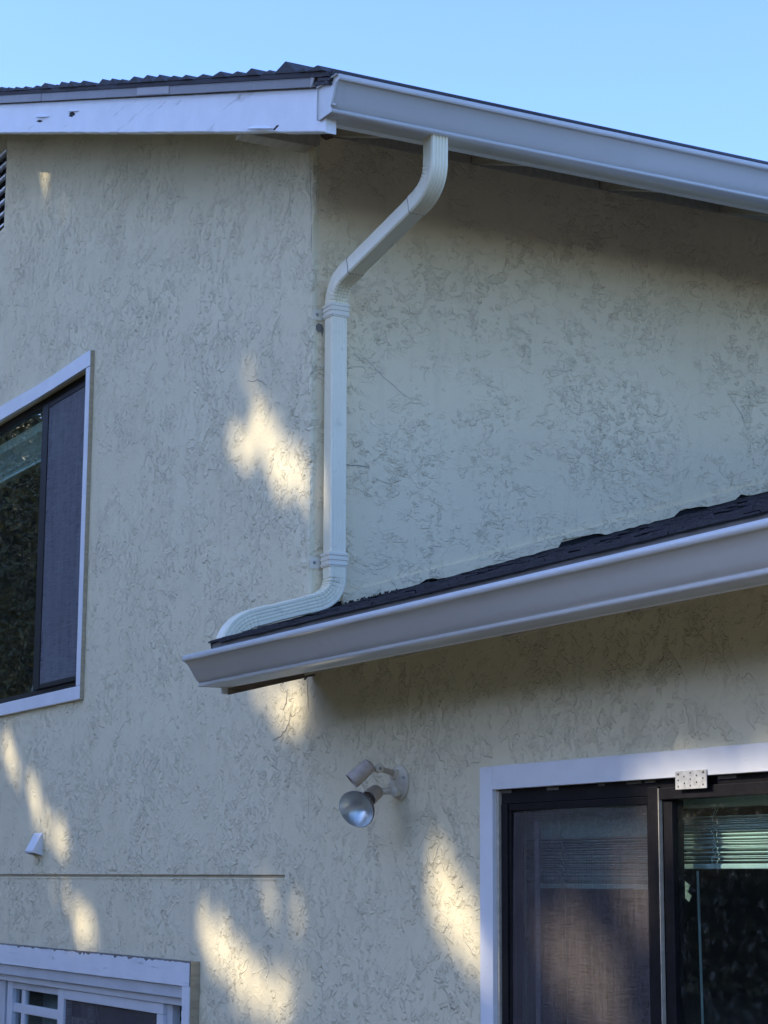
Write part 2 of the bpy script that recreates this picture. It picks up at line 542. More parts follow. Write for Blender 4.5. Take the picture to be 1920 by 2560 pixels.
# rounded hand-trowelled corner above the lower roof
rows = []
z = 2.60
while z < 4.86:
    d = rn(0.0022) + 0.002 * math.sin(z * 9) + (0.006 * random.random() if random.random() < 0.10 else 0)
    e = rn(0.002)
    top_gap = 0.0
    if z > 4.55: top_gap = 0.012 * random.random() * (z - 4.55) / 0.3
    rows.append([(-0.03, 0.0, z), (-0.014 + d * 0.6 - top_gap, -d * 0.8, z), (-0.004 + d - top_gap, 0.004 - d * 0.4, z), (0.0 + e * 0.6 - top_gap, 0.014 + e, z), (0.0, 0.03, z)])
    z += 0.022
V = [[wg.bm.verts.new(p) for p in r] for r in rows]
for i in range(len(V) - 1):
    if rows[i][0][2] > 4.79:
        rng = range(0, 2)
    else: rng = range(4)
    for j in rng:
        wg.bm.faces.new((V[i][j], V[i][j + 1], V[i + 1][j + 1], V[i + 1][j]))
wall = wg.build('wall', M['stucco_gable'], house)
for p in wall.data.polygons: p.use_smooth = False

# recessed joint in the groove
mb = MB()
mb.face([(-8, 0.010, 1.599), (-0.185, 0.010, 1.599), (-0.185, 0.010, 1.617), (-8, 0.010, 1.617)])
mb.build('control_joint', M['tan_edge'], wall)
# small plaster lip running along the lower edge of the joint
mb = MB(); x = -5.0
pts = []
while x < -0.2:
    pts.append((x, 1.5995 + rn(0.0012))); x += 0.05
for (xa, za), (xb, zb) in zip(pts[:-1], pts[1:]):
    mb.prism([(xa, za - 0.006), (xb, zb - 0.006), (xb, zb), (xa, za)], -0.003, 0.001, 'y')
mb.build('joint_lip', M['stucco_gable'], wall)

# --- side wall (plane x = 0), above the lower roof
sw = MB()
ys = [0.03, 0.06, 0.10, 0.16]
y = 0.3
while y < 8.01:
    ys.append(round(y, 3)); y += 0.22
zt = {0.03: 4.842, 0.06: 4.828, 0.10: 4.848, 0.16: 4.85}
prev = None
for ya, yb in zip(ys[:-1], ys[1:]):
    ta, tb = zt.get(ya, 4.85), zt.get(yb, 4.85)
    ba, bb_ = low_roof(ya) + 0.018, low_roof(yb) + 0.018
    sw.face([(0, ya, ba), (0, yb, bb_), (0, yb, tb), (0, ya, ta)])
bmesh.ops.remove_doubles(sw.bm, verts=sw.bm.verts, dist=1e-5)
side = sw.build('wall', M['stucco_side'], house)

# backing behind the broken corner; black sheet as the dark void under the wall
boxo('framing_post', M['brown_wood'], house, -0.12, -0.012, 0.02, 0.30, 4.45, 4.95)
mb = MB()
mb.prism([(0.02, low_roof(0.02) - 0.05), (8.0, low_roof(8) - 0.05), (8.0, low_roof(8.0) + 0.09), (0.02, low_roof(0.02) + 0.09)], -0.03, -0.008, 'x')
mb.build('void_sheet', M['dark_hole'], house)

# ragged painted flashing strip where the side wall meets the lower roof
mb = MB()
y = 0.16
prof = []
gaps = [(1.27, 1.52, 0.028), (1.93, 2.10, 0.024), (0.55, 0.62, 0.014), (2.32, 2.36, 0.018)]
while y < 4.0:
    raise_ = 0.0
    for a, b_, h in gaps:
        if a < y < b_: raise_ = h * (1 - 0.75 * (y - a) / (b_ - a)) + 0.004
    prof.append((y, low_roof(y) - 0.004 + raise_ + abs(rn(0.005)), low_roof(y) + 0.050 + rn(0.003)))
    y += 0.025 + random.random() * 0.02
for (ya, ba, ta), (yb, bb_, tb) in zip(prof[:-1], prof[1:]):
    mb.prism([(ya, ba), (yb, bb_), (yb, tb), (ya, ta)], -0.006, 0.011, 'x')
bmesh.ops.remove_doubles(mb.bm, verts=mb.bm.verts, dist=1e-5)
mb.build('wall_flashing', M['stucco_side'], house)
# debris and moss caught along the joint
mb = MB()
for k in range(60):
    yy = random.uniform(-0.02, 0.42)
    c = Vector((0.015 + random.random() * 0.012, yy, low_roof(yy) + random.random() * 0.006))
    s_ = random.uniform(0.002, 0.006)
    mb.lathe([(-s_, s_ * 0.3), (0, s_), (s_, s_ * 0.2)], c, (rn(1), rn(1), 1), 5)
o = mb.build('moss', M['rot'], house); o['kind'] = 'stuff'

# --- upper roof slab and its rake edge
Y0, Y1 = -0.41, 9.0
mb = MB()
mb.prism([(0.945, roof_top(0.945) - 0.020), (0.945, roof_top(0.945)), (-5.5, roof_top(-5.5)), (-11.9, roof_top(-5.5) - RAKE * 6.4), (-11.9, roof_top(-5.5) - RAKE * 6.4 - 0.02), (-5.5, roof_top(-5.5) - 0.02)], Y0, Y1, 'y')
roof = mb.build('roof', M['shingle'], house)
mb = MB()
mb.prism([(0.82, roof_top(0.82) - 0.060), (0.82, roof_top(0.82) - 0.024), (-5.5, roof_top(-5.5) - 0.024), (-11.8, roof_top(-5.5) - RAKE * 6.3 - 0.024), (-11.8, roof_top(-5.5) - RAKE * 6.3 - 0.06), (-5.5, roof_top(-5.5) - 0.06)], Y0 + 0.06, Y1, 'y')
mb.build('roof_sheathing', M['soffit_ply'], roof)
# shingle courses: each is a thick butt that shows as a tooth on the rake
x = 0.93
k = 0
while x > -5.3:
    w = random.uniform(0.125, 0.205)
    h = random.uniform(0.018, 0.036)
    if k == 2: w, h = 0.22, 0.052
    if k == 1: w, h = 0.10, 0.016
    pk = x - w * random.uniform(0.38, 0.55)
    mb = MB()
    e = Y0 - random.uniform(0.0, 0.012)
    zb = 0.0015
    mb.prism([(x, roof_top(x) + zb), (pk + w * .06, roof_top(pk) + h * .9), (pk, roof_top(pk) + h), (x - w + 0.002, roof_top(x - w) + zb)], e, 8.5, 'y')
    mb.build('shingle', M['shingle'], roof)
    x -= w
    k += 1
# eave course along the gutter
y = Y0 + 0.02
while y < 6:
    w = random.uniform(0.28, 0.36)
    t = random.uniform(0.007, 0.014) if y < 1.0 else random.uniform(0.002, 0.008)
    mb = MB()
    mb.prism([(0.955, roof_top(0.955) - 0.012), (0.955, roof_top(0.955) + t), (0.935, roof_top(0.935) + t), (0.935, roof_top(0.935) - 0.012)], y, y + w - 0.004, 'y')
    mb.build('shingle', M['shingle'], roof)
    y += w

# drip edges on the rake
def sl_box(name, mat, par, x0, x1, zf0, zf1, ya, yb, n=1, jit=0.0):
    b = MB()
    cols = []
    for i in range(n + 1):
        xx = x0 + (x1 - x0) * i / n
        cols.append((xx, zf0(xx) + rn(jit), zf1(xx) + rn(jit * 0.5)))
    V0 = [[b.bm.verts.new((xx, yy, zz)) for (yy, zz) in ((ya, za), (ya, zb), (yb, zb), (yb, za))] for xx, za, zb in cols]
    for i in range(n):
        for j in range(4):
            b.bm.faces.new((V0[i][j], V0[i][(j + 1) % 4], V0[i + 1][(j + 1) % 4], V0[i + 1][j]))
    b.bm.faces.new(V0[0]); b.bm.faces.new(V0[-1])
    return b.build(name, mat, par)

zb0 = lambda x: 4.964 - 0.328 * x
dA = lambda x: zb0(x) + 0.004
dB = lambda x: roof_top(x) - 0.019
sl_box('drip_edge', M['drip_metal'], house, -2.595, 0.800, dA, dB, -0.402, -0.398, 24, 0.0006)
sl_box('drip_edge', M['drip_metal'], house, -5.5, -2.602, dA, dB, -0.4025, -0.3985, 8, 0.0006)
sl_box('drip_edge', M['drip_pale'], house, -1.13, -0.72, lambda x: dA(x) + 0.004, lambda x: dB(x) - 0.001, -0.4045, -0.4025)
sl_box('trim_strip', M['bare_wood'], house, -5.5, 0.86, lambda x: zb0(x) + 0.001, lambda x: zb0(x) + 0.055, -0.388, -0.36)
# bent metal flap at the end of the drip edge
mb = MB()
xf = 0.800
mb.prism([(-0.402, dA(xf)), (-0.402, dB(xf) + 0.016), (-0.34, dB(xf) + 0.004), (-0.36, dA(xf) + 0.01)], xf, xf + 0.003, 'x')
mb.face([(xf - 0.02, -0.4035, dA(xf) - 0.003), (xf + 0.045, -0.406, dB(xf) + 0.005), (xf + 0.005, -0.408, dB(xf) + 0.030), (xf - 0.015, -0.404, dB(xf) - 0.004)])
mb.build('drip_flap', M['drip_pale'], house)
# eave-end starter shingles, ragged
for (xa, xb, dz) in ((0.805, 0.90, 0.0), (0.85, 0.955, -0.016), (0.82, 0.945, -0.032)):
    mb = MB()
    mb.prism([(xa, roof_top(xa) - 0.022 + dz), (xb, roof_top(xb) - 0.022 + dz), (xb + 0.006, roof_top(xb) - 0.012 + dz), (xa, roof_top(xa) - 0.008 + dz)], -0.405 + rn(0.006), 0.2, 'y')
    mb.build('shingle', M['shingle'], roof)

# barge board: one board from ridge to eave, bottom edge splintered at the eave end
mb = MB()
n = 90
cols = []
for i in range(n + 1):
    xx = -5.5 + (0.872 + 5.5) * i / n
    jz = rn(0.0016)
    if 0.20 < xx < 0.42: jz += 0.010 * math.sin((xx - 0.20) / 0.22 * math.pi) * random.uniform(0.5, 1.0)
    if 0.40 < xx < 0.44: jz += 0.012
    cols.append((xx, rake_bot(xx) + jz, zb0(xx)))
V0 = []
for xx, za, zt_ in cols:
    zm = za + (zt_ - za) * 0.5
    bow = 0.001 * math.sin(xx * 3)
    V0.append([mb.bm.verts.new(p) for p in ((xx, -0.380 + bow, za + 0.004), (xx, -0.380, zm), (xx, -0.380, zt_), (xx, -0.332, zt_), (xx, -0.332, za), (xx, -0.376, za))])
for i in range(n):
    for j in range(6):
        mb.bm.faces.new((V0[i][j], V0[i][(j + 1) % 6], V0[i + 1][(j + 1) % 6], V0[i + 1][j]))
mb.bm.faces.new(V0[0]); mb.bm.faces.new(V0[-1])
barge = mb.build('barge_board', M['white_wood'], house)
sl_box('barge_board', M['white_wood'], house, -11.8, -5.5, lambda x: rake_bot(-5.5) + RAKE * (x + 5.5), lambda x: zb0(-5.5) + RAKE * (x + 5.5), -0.38, -0.332)
# rotten knots and torn paint on the barge board
def blob(name, cx, cz, rx, rz, y, mat, par, seed, tilt=0.0, depth=0.004, dome=0.0):
    rr = random.Random(seed)
    b = MB()
    pts = []
    for k in range(13):
        a = 2 * math.pi * k / 13
        f = rr.uniform(0.55, 1.1)
        px, pz = rx * f * math.cos(a), rz * f * math.sin(a)
        pts.append((cx + px, cz + pz + tilt * px))
    b.prism(pts, y - depth, y + 0.002, 'y')
    return b.build(name, mat, par)
blob('rot_hole', -2.68, 5.735, 0.065, 0.008, -0.3795, M['rot'], barge, 3, -0.33, 0.0015)
blob('rot_hole', -2.14, 5.590, 0.055, 0.014, -0.3795, M['rot'], barge, 5, -0.33, 0.0015)
blob('rot_hole', 0.415, 4.668, 0.030, 0.007, -0.3795, M['rot'], barge, 9, 0.1, 0.0015)
# lifted paint chips over the knots
def chip(x0, x1, zc, h, lift, seed):
    rr = random.Random(seed)
    b = MB()
    n = 10
    top, bot = [], []
    for i in range(n + 1):
        t = i / n
        xx = x0 + (x1 - x0) * t
        zz = zc - RAKE * (xx - (x0 + x1) / 2)
        hh = h * math.sin(math.pi * min(1, t * 0.9 + 0.08)) * rr.uniform(0.8, 1.1)
        top.append(b.bm.verts.new((xx, -0.3815, zz + hh)))
        bot.append(b.bm.verts.new((xx, -0.3815 - lift * math.sin(math.pi * t), zz - hh * 0.2)))
    for i in range(n):
        b.bm.faces.new((top[i], top[i + 1], bot[i + 1], bot[i]))
    o = b.build('paint_chip', M['white_wood'], barge, smooth=True)
chip(-2.75, -2.50, 5.742, 0.022, 0.014, 1)
chip(-2.20, -2.02, 5.600, 0.018, 0.010, 2)
chip(0.12, 0.40, 4.715, 0.016, 0.014, 3)

# lookout beam carrying the barge board, against the corner
boxo('lookout_beam', M['cream_wood'], house, -0.10, -0.002, -0.331, 0.034, 4.788, 4.93, bevel=0.003)

# eave rafters, blocking, sub-fascia of the upper roof
def rafter(yc, name='rafter'):
    b = MB()
    f = lambda x, d: 4.853 - 0.33 * x + d
    b.prism([(-0.05, f(-0.05, 0.0)), (0.80, f(0.80, 0.0)), (0.80, f(0.80, 0.115)), (-0.05, f(-0.05, 0.115))], yc, yc + 0.042, 'y')
    return b.build(name, M['cream_wood'], house, bevel=0.002)
for k in range(-1, 9):
    if k >= 0:
        rafter(0.097 + 0.715 * k)
        y_a = 0.097 + 0.715 * k + 0.045
        if k != 3:
            boxo('blocking', M['cream_wood'], house, -0.04, 0.006, y_a, y_a + 0.664, 4.846, 4.972, bevel=0.002)
boxo('fascia', M['white_wood_smooth'], house, 0.792, 0.828, -0.33, 8.5, 4.556, 4.735)

# --- lower roof
mb = MB()
mb.prism([(-0.445, low_roof(-0.445) - 0.030), (-0.445, low_roof(-0.445) - 0.014), (3.6, low_roof(3.6) - 0.014), (3.6, low_roof(3.6) - 0.030)], 0.035, 7.0, 'x')
lroof = mb.build('roof', M['deck'], house)
mb = MB()
mb.prism([(-0.43, low_roof(-0.43) - 0.050), (-0.43, low_roof(-0.43) - 0.032), (3.6, low_roof(3.6) - 0.032), (3.6, low_roof(3.6) - 0.050)], 0.032, 7.0, 'x')
mb.build('roof_sheathing', M['soffit_ply'], lroof)
# tabs: one wedge mesh per variant, copied
variants = []
for v in range(5):
    b = MB()
    w = 0.33; L = 0.18; t0 = random.uniform(0.007, 0.012)
    n = 5
    for i in range(n):
        xa, xb = w * i / n, w * (i + 1) / n + (0.003 if i == n - 1 else 0)
        ya, yb = rn(0.003), rn(0.003)
        ta = t0 + rn(0.002)
        pts = [(xa, ya, 0), (xb, yb, 0), (xb, yb, ta), (xa, ya, ta)]
        bk = [(xa, L, 0), (xb, L, 0), (xb, L, 0.002), (xa, L, 0.002)]
        b.face(pts); b.face([pts[3], pts[2], bk[2], bk[3]]); b.face([pts[0], pts[1], bk[1], bk[0]])
    bmesh.ops.recalc_face_normals(b.bm, faces=b.bm.faces)
    me = bpy.data.meshes.new('shingle_tab'); b.bm.to_mesh(me); b.bm.free()
    me.materials.append(M['shingle'])
    variants.append(me)
tilt = math.atan(0.308)
cnt = 0
for r in range(21):
    yy = -0.462 + 0.143 * r
    x = 0.02 - (0.165 if r % 2 else 0.0)
    while x < 4.6 and cnt < 290:
        layers = 2 if r == 0 else 1
        for ly in range(layers):
            o = bpy.data.objects.new('shingle', random.choice(variants))
            COL.objects.link(o)
            o.parent = lroof
            xx = max(x, 0.015)
            o.location = (xx + (0.1 if ly else 0), yy - ly * 0.004, low_roof(yy) - 0.0125 - 0.009 * ly + rn(0.0012))
            o.rotation_euler = (tilt, rn(0.004), rn(0.006))
            cnt += 1
        x += 0.334
# drip metal / rotted edge below the first course
boxo('drip_edge', M['drip_metal'], lroof, 0.03, 7.0, -0.452, -0.446, 2.515, 2.548)
# rake edge of the lower overhang, left end
mb = MB()
mb.prism([(-0.445, low_roof(-0.445) - 0.055), (-0.002, low_roof(0) - 0.055), (-0.002, low_roof(0) - 0.004), (-0.455, low_roof(-0.455) - 0.004)], 0.012, 0.034, 'x')
mb.build('rake_trim', M['rot'], lroof)
# lower fascia, end rafter and the other tails
boxo('fascia', M['white_wood_smooth'], house, 0.050, 7.0, -0.411, -0.386, 2.3685, 2.500)
boxo('fascia_block', M['white_wood_smooth'], house, 0.033, 0.0495, -0.4105, -0.384, 2.343, 2.500)
k = 0
while k < 9:
    x0 = 0.040 + 0.715 * k
    mb = MB()
    zo = 0.0 if k == 0 else 0.02
    mb.prism([(-0.385, 2.340 + zo), (-0.003, 2.436 + zo), (-0.003, 2.655), (-0.385, 2.537)], x0, x0 + 0.042, 'x')
    mb.build('rafter', M['brown_wood'] if k == 0 else M['cream_wood'], house, bevel=0.002)
    k += 1
# dark broken plaster at the top of the crack under the end rafter
blob('plaster_gap', 0.012, 2.447, 0.045, 0.012, 0.0, M['rot'], wall, 21, 0.5, 0.0015)

# crack lines in the plaster: recessed dark hairlines with a raised lip
def crack(pts, plane, w=0.0022, name='plaster_crack', mat=None, par=None):
    b = MB()
    P = []
    for (a0, b0), (a1, b1) in zip(pts[:-1], pts[1:]):
        n = 5
        for i in range(n):
            t = i / n
            P.append((a0 + (a1 - a0) * t + rn(0.004), b0 + (b1 - b0) * t + rn(0.004)))
    P.append(pts[-1])
    for i in range(len(P) - 1):
        (a0, b0), (a1, b1) = P[i], P[i + 1]
        d = Vector((a1 - a0, b1 - b0)); 
        if d.length < 1e-5: continue
        d.normalize(); nx, nz = -d.y, d.x
        taper = w * (0.4 + 0.6 * math.sin(math.pi * (i + 0.5) / len(P)))
        q = [(a0 + nx * taper, b0 + nz * taper), (a1 + nx * taper, b1 + nz * taper), (a1 - nx * taper, b1 - nz * taper), (a0 - nx * taper, b0 - nz * taper)]
        if plane == 'y': b.face([(x_, -0.0015, z_) for x_, z_ in q])
        else: b.face([(0.0015, y_, z_) for y_, z_ in q])
    return b.build(name, mat or M['plaster_dark'], par)
M['plaster_dark'] = simple('plaster_dark', (0.33, 0.30, 0.23), 0.95)
crack([(-0.19, 2.40), (-0.20, 2.34), (-0.235, 2.315)], 'y', 0.003, par=wall)
crack([(-0.155, 2.30), (-0.17, 2.25), (-0.24, 2.205), (-0.33, 2.185)], 'y', 0.003, par=wall)
crack([(0.0, 2.44), (0.008, 2.36), (0.022, 2.29)], 'y', 0.0022, par=wall)
crack([(-0.035, 4.73), (-0.028, 4.60), (-0.012, 4.45), (-0.006, 4.30)], 'y', 0.0022, par=wall)
crack([(-0.66, 3.86), (-0.55, 3.845), (-0.45, 3.80)], 'y', 0.002, par=wall)
crack([(0.02, 1.98), (0.03, 1.90), (0.028, 1.82)], 'y', 0.0012, par=wall)
crack([(0.26, 3.86), (0.36, 3.78), (0.47, 3.71)], 'x', 0.0010, par=side)
crack([(0.145, 3.365), (0.29, 3.37)], 'x', 0.0025, par=side)
crack([(0.11, 2.80), (0.22, 2.805), (0.35, 2.845), (0.55, 2.91)], 'x', 0.0022, par=side)
crack([(2.26, 3.94), (2.33, 3.86), (2.36, 3.80)], 'x', 0.0011, par=side)
# hole of missing plaster beside the upper strap
b = MB()
pp = [(0.020, 3.972), (0.032, 3.985), (0.052, 3.980), (0.058, 3.96), (0.052, 3.925), (0.046, 3.945), (0.030, 3.945), (0.021, 3.955)]
b.prism([(a, c) for a, c in pp], 0.0005, 0.0016, 'x')
b.build('plaster_gap', M['bare_wood'], side)

# --- interior shells (dark rooms behind the glass)
def room(x0, x1, y0, y1, z0, z1, mat):
    b = MB()
    b.face([(x0, y1, z0), (x1, y1, z0), (x1, y1, z1), (x0, y1, z1)])
    b.face([(x0, y0, z0), (x0, y1, z0), (x0, y1, z1), (x0, y0, z1)])
    b.face([(x1, y0, z0), (x1, y1, z0), (x1, y1, z1), (x1, y0, z1)])
    b.face([(x0, y0, z0), (x1, y0, z0), (x1, y1, z0), (x0, y1, z0)])
    b.face([(x0, y0, z1), (x1, y0, z1), (x1, y1, z1), (x0, y1, z1)])
    return b.build('interior_wall', mat, house)
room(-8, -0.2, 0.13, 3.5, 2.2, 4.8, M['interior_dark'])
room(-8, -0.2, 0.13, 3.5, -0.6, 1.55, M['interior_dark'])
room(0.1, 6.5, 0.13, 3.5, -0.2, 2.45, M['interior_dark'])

# --- upper window
win = MB().box(-5.2, -2.79, 0.035, 0.07, 2.612, 2.66).build('window', M['black_metal'], house)   # bottom frame rail
def wb(name, mat, x0, x1, y0, y1, z0, z1, par, bevel=0.0): return boxo(name, mat, par, x0, x1, y0, y1, z0, z1, bevel)
wb('frame', M['black_metal'], -5.2, -2.79, 0.035, 0.07, 4.352, 4.398, win)
wb('frame', M['black_metal'], -2.832, -2.79, 0.036, 0.069, 2.661, 4.351, win)
# trims (white boards, thin side shows tan where paint ends)
mb = MB()
n = 30
V0 = []
for i in range(n + 1):
    xx = -5.3 + (-2.72 + 5.3) * i / n
    wv = 0.006 * math.sin(xx * 4.2 + 0.6) + rn(0.0012)
    V0.append([mb.bm.verts.new(p) for p in ((xx, -0.025, 4.390 + wv * 0.4), (xx, -0.025, 4.474 + wv), (xx, -0.001, 4.474 + wv), (xx, -0.001, 4.390 + wv * 0.4))])
for i in range(n):
    for j in range(4): mb.bm.faces.new((V0[i][j], V0[i][(j + 1) % 4], V0[i + 1][(j + 1) % 4], V0[i + 1][j]))
mb.bm.faces.new(V0[0]); mb.bm.faces.new(V0[-1])
mb.build('trim', M['white_wood_smooth'], win)
wb('trim', M['white_wood_v'], -2.783, -2.7215, -0.0248, -0.001, 2.619, 4.386, win, 0.002)
wb('trim', M['white_wood_smooth'], -5.3, -2.72, -0.025, -0.001, 2.544, 2.616, win, 0.002)
wb('trim_edge', M['tan_edge'], -2.7195, -2.716, -0.0225, -0.001, 2.548, 4.478, win)
# meeting stile and sashes
wb('stile', M['black_metal'], -3.635, -3.530, 0.020, 0.050, 2.662, 4.350, win, 0.003)
wb('stile', M['black_metal'], -2.862, -2.834, 0.022, 0.048, 2.662, 4.350, win, 0.002)
wb('sash_rail', M['black_metal'], -3.528, -2.864, 0.022, 0.048, 4.320, 4.349, win, 0.002)
wb('sash_rail', M['black_metal'], -3.528, -2.864, 0.022, 0.048, 2.663, 2.690, win, 0.002)
b = MB()
nx_, nz_ = 8, 14
vv = [[b.bm.verts.new((-3.529 + 0.665 * i / nx_, 0.026 - 0.012 * math.sin(math.pi * i / nx_) * math.sin(math.pi * j / nz_) * 0.6, 2.69 + 1.63 * j / nz_)) for j in range(nz_ + 1)] for i in range(nx_ + 1)]
for i in range(nx_):
    for j in range(nz_): b.bm.faces.new((vv[i][j], vv[i + 1][j], vv[i + 1][j + 1], vv[i][j + 1]))
b.build('screen', M['screen_up'], win, smooth=True)
wb('pane', M['glass'], -5.15, -3.60, 0.052, 0.055, 2.662, 4.350, win)
wb('pane', M['glass'], -3.60, -2.84, 0.058, 0.061, 2.662, 4.350, win)
wb('drain_rail', M['black_metal'], -3.46, -3.445, 0.030, 0.036, 2.70, 3.35, win)

# --- lower-left window
lw = MB().box(-5.35, -1.16, -0.035, 0.06, 1.055, 1.108).build('window', M['vinyl_grey'], house)
# white head board with a flaked upper edge, over bare wood
wb('trim', M['bare_wood'], -5.4, -1.072, -0.0485, -0.001, 1.113, 1.222, lw)
mb = MB()
xx = -5.4
P = []
while xx < -1.08:
    dz = abs(rn(0.004)) + (0.016 * random.random() if random.random() < 0.22 else 0)
    P.append((xx, 1.220 - dz)); xx += random.uniform(0.015, 0.05)
P.append((-1.073, 1.214))
for (xa, za), (xb, zb_) in zip(P[:-1], P[1:]):
    mb.face([(xa, -0.0505, 1.112), (xb, -0.0505, 1.112), (xb, -0.0505, zb_), (xa, -0.0505, za)])
for (xa, za), (xb, zb_) in zip(P[:-1], P[1:]):
    mb.face([(xa, -0.0505, za), (xb, -0.0505, zb_), (xb, -0.0487, zb_), (xa, -0.0487, za)])
mb.face([(-5.4, -0.0505, 1.1118), (-1.073, -0.0505, 1.1118), (-1.073, -0.001, 1.1118), (-5.4, -0.001, 1.1118)])
bmesh.ops.remove_doubles(mb.bm, verts=mb.bm.verts, dist=1e-5)
mb.build('paint_film', M['flaky_white'], lw)
wb('trim', M['white_wood_v'], -1.158, -1.073, -0.0502, -0.001, -0.3, 1.1105, lw, 0.002)
wb('trim_edge', M['tan_edge'], -1.0715, -1.068, -0.046, -0.001, -0.3, 1.224, lw)
# vinyl head and sashes
wb('head_rail', M['vinyl'], -5.3, -1.165, -0.012, 0.06, 1.016, 1.052, lw, 0.003)
wb('panel', M['vinyl_grey'], -5.3, -3.90, 0.012, 0.03, -0.2, 1.014, lw)
wb('stile', M['vinyl'], -3.855, -3.770, 0.010, 0.050, -0.2, 1.014, lw, 0.003)
wb('sash_rail', M['vinyl_grey'], -3.768, -2.975, 0.014, 0.048, 0.975, 1.013, lw, 0.003)
wb('muntin', M['vinyl'], -3.640, -3.580, 0.022, 0.046, -0.2, 0.973, lw, 0.004)
wb('muntin', M['vinyl'], -3.768, -2.975, 0.020, 0.044, 0.845, 0.895, lw, 0.004)
wb('pane', M['glass_clear'], -3.768, -2.975, 0.034, 0.037, -0.2, 0.974, lw)
wb('stile', M['vinyl'], -2.973, -2.880, 0.000, 0.050, -0.2, 1.014, lw, 0.003)
wb('sash_rail', M['vinyl'], -2.878, -1.500, 0.000, 0.030, 0.962, 1.014, lw, 0.003)
wb('stile', M['vinyl'], -1.580, -1.500, 0.001, 0.030, -0.2, 0.961, lw, 0.003)
wb('muntin', M['vinyl_grey'], -2.640, -2.540, 0.042, 0.060, -0.2, 0.960, lw, 0.003)
wb('muntin', M['vinyl_grey'], -2.876, -2.642, 0.042, 0.060, 0.83, 0.87, lw, 0.003)
wb('screen', M['screen_dark'] if 'screen_dark' in M else M['screen'], -2.876, -1.582, 0.012, 0.013, -0.2, 0.960, lw)
wb('pane', M['glass_clear'], -2.876, -1.50, 0.064, 0.067, -0.2, 0.960, lw)
wb('stile', M['vinyl_grey'], -1.498, -1.430, 0.020, 0.060, -0.2, 1.014, lw, 0.002)
wb('track_stop', M['vinyl'], -1.40, -1.20, 0.050, 0.075, 0.955, 0.985, lw, 0.002)
wb('track_stop', M['vinyl'], -1.40, -1.20, 0.050, 0.075, 0.915, 0.940, lw, 0.002)

# --- patio window
dw = MB().box(1.53, 4.7, 0.004, 0.07, 1.862, 1.912).build('window', M['black_metal'], house)     # head frame
wb('trim', M['white_wood_smooth'], 1.5335, 4.8, -0.025, -0.001, 1.911, 1.9935, dw, 0.002)
mb = MB()
mb.prism([(1.446, 0.0), (1.5325, 0.0), (1.5325, 1.912), (1.5325, 1.9925), (1.446, 1.9925)], -0.0248, -0.001, 'y')
mb.build('trim', M['white_wood_v'], dw, bevel=0.002)
wb('trim_edge', M['cream_wood'], 1.5335, 1.548, -0.008, 0.06, 0.0, 1.905, dw)
wb('frame', M['black_metal'], 1.550, 1.590, 0.000, 0.07, 0.0, 1.860, dw, 0.002)
mb = MB()          # worn paint along the head
x = 1.54
while x < 4.2:
    w = random.uniform(0.01, 0.10)
    if random.random() < 0.25:
        mb.box(x, x + w, 0.0005, 0.0045, 1.900 + rn(0.003), 1.909)
    x += w + random.uniform(0.01, 0.06)
mb.build('worn_paint', M['bare_wood'], dw, kind='stuff')
for (xn, zn) in ((1.49, 1.975), (1.60, 1.93), (2.40, 1.955), (2.47, 1.978), (2.95, 1.95), (1.485, 1.62), (1.49, 1.30)):
    b = MB(); b.lathe([(0, 0.0042), (0.0012, 0.0038), (0.0018, 0.001)], (xn, -0.0248, zn), (0, -1, 0), 8); b.build('nail_head', M['white_wood_smooth'], dw)
# screen sash (left)
wb('sash_rail', M['black_metal'], 1.592, 2.440, 0.006, 0.026, 1.836, 1.860, dw, 0.002)
wb('stile', M['black_metal'], 1.592, 1.606, 0.006, 0.026, 0.0, 1.835, dw, 0.002)
wb('stile', M['black_metal'], 2.411, 2.440, 0.006, 0.026, 0.0, 1.835, dw, 0.002)
b = MB()
nx_, nz_ = 10, 14
vv = [[b.bm.verts.new((1.606 + 0.805 * i / nx_, 0.014 + 0.004 * math.sin(i * 0.9 + j * 0.5), 0.02 + 1.815 * j / nz_)) for j in range(nz_ + 1)] for i in range(nx_ + 1)]
for i in range(nx_):
    for j in range(nz_): b.bm.faces.new((vv[i][j], vv[i + 1][j], vv[i + 1][j + 1], vv[i][j + 1]))
b.build('screen', M['screen'], dw, smooth=True)
wb('stile', M['dull_grey'], 1.690, 1.716, 0.050, 0.055, 0.0, 1.80, dw)
wb('pane', M['glass'], 1.60, 2.45, 0.056, 0.059, 0.0, 1.860, dw)
# centre post and right sash
wb('stile', M['black_metal'], 2.442, 2.492, -0.012, 0.050, 0.0, 1.888, dw, 0.003)
wb('stile_edge', M['cream_wood'], 2.4935, 2.497, -0.010, 0.004, 0.0, 1.882, dw)
wb('stile', M['black_metal'], 2.500, 2.546, 0.004, 0.050, 0.0, 1.845, dw, 0.003)
wb('sash_rail', M['black_metal'], 2.500, 4.60, -0.010, 0.048, 1.846, 1.884, dw, 0.003)
wb('pane', M['glass'], 2.546, 4.60, 0.022, 0.026, 0.0, 1.846, dw)
wb('stile', M['black_metal'], 4.58, 4.70, 0.000, 0.070, 0.0, 1.860, dw, 0.003)

# --- gable vent louvres
gv = MB().box(-5.5, -4.471, 0.10, 0.118, 5.70, 6.29).build('gable_vent', M['dark_hole'], house)
z = 5.705
while z < 6.27:
    b = MB()
    b.prism([(-0.006, z), (-0.006, z + 0.014), (0.075, z + 0.075), (0.075, z + 0.061)], -5.49, -4.473, 'x')
    b.build('louver', M['white_wood_smooth'], gv)
    z += 0.083

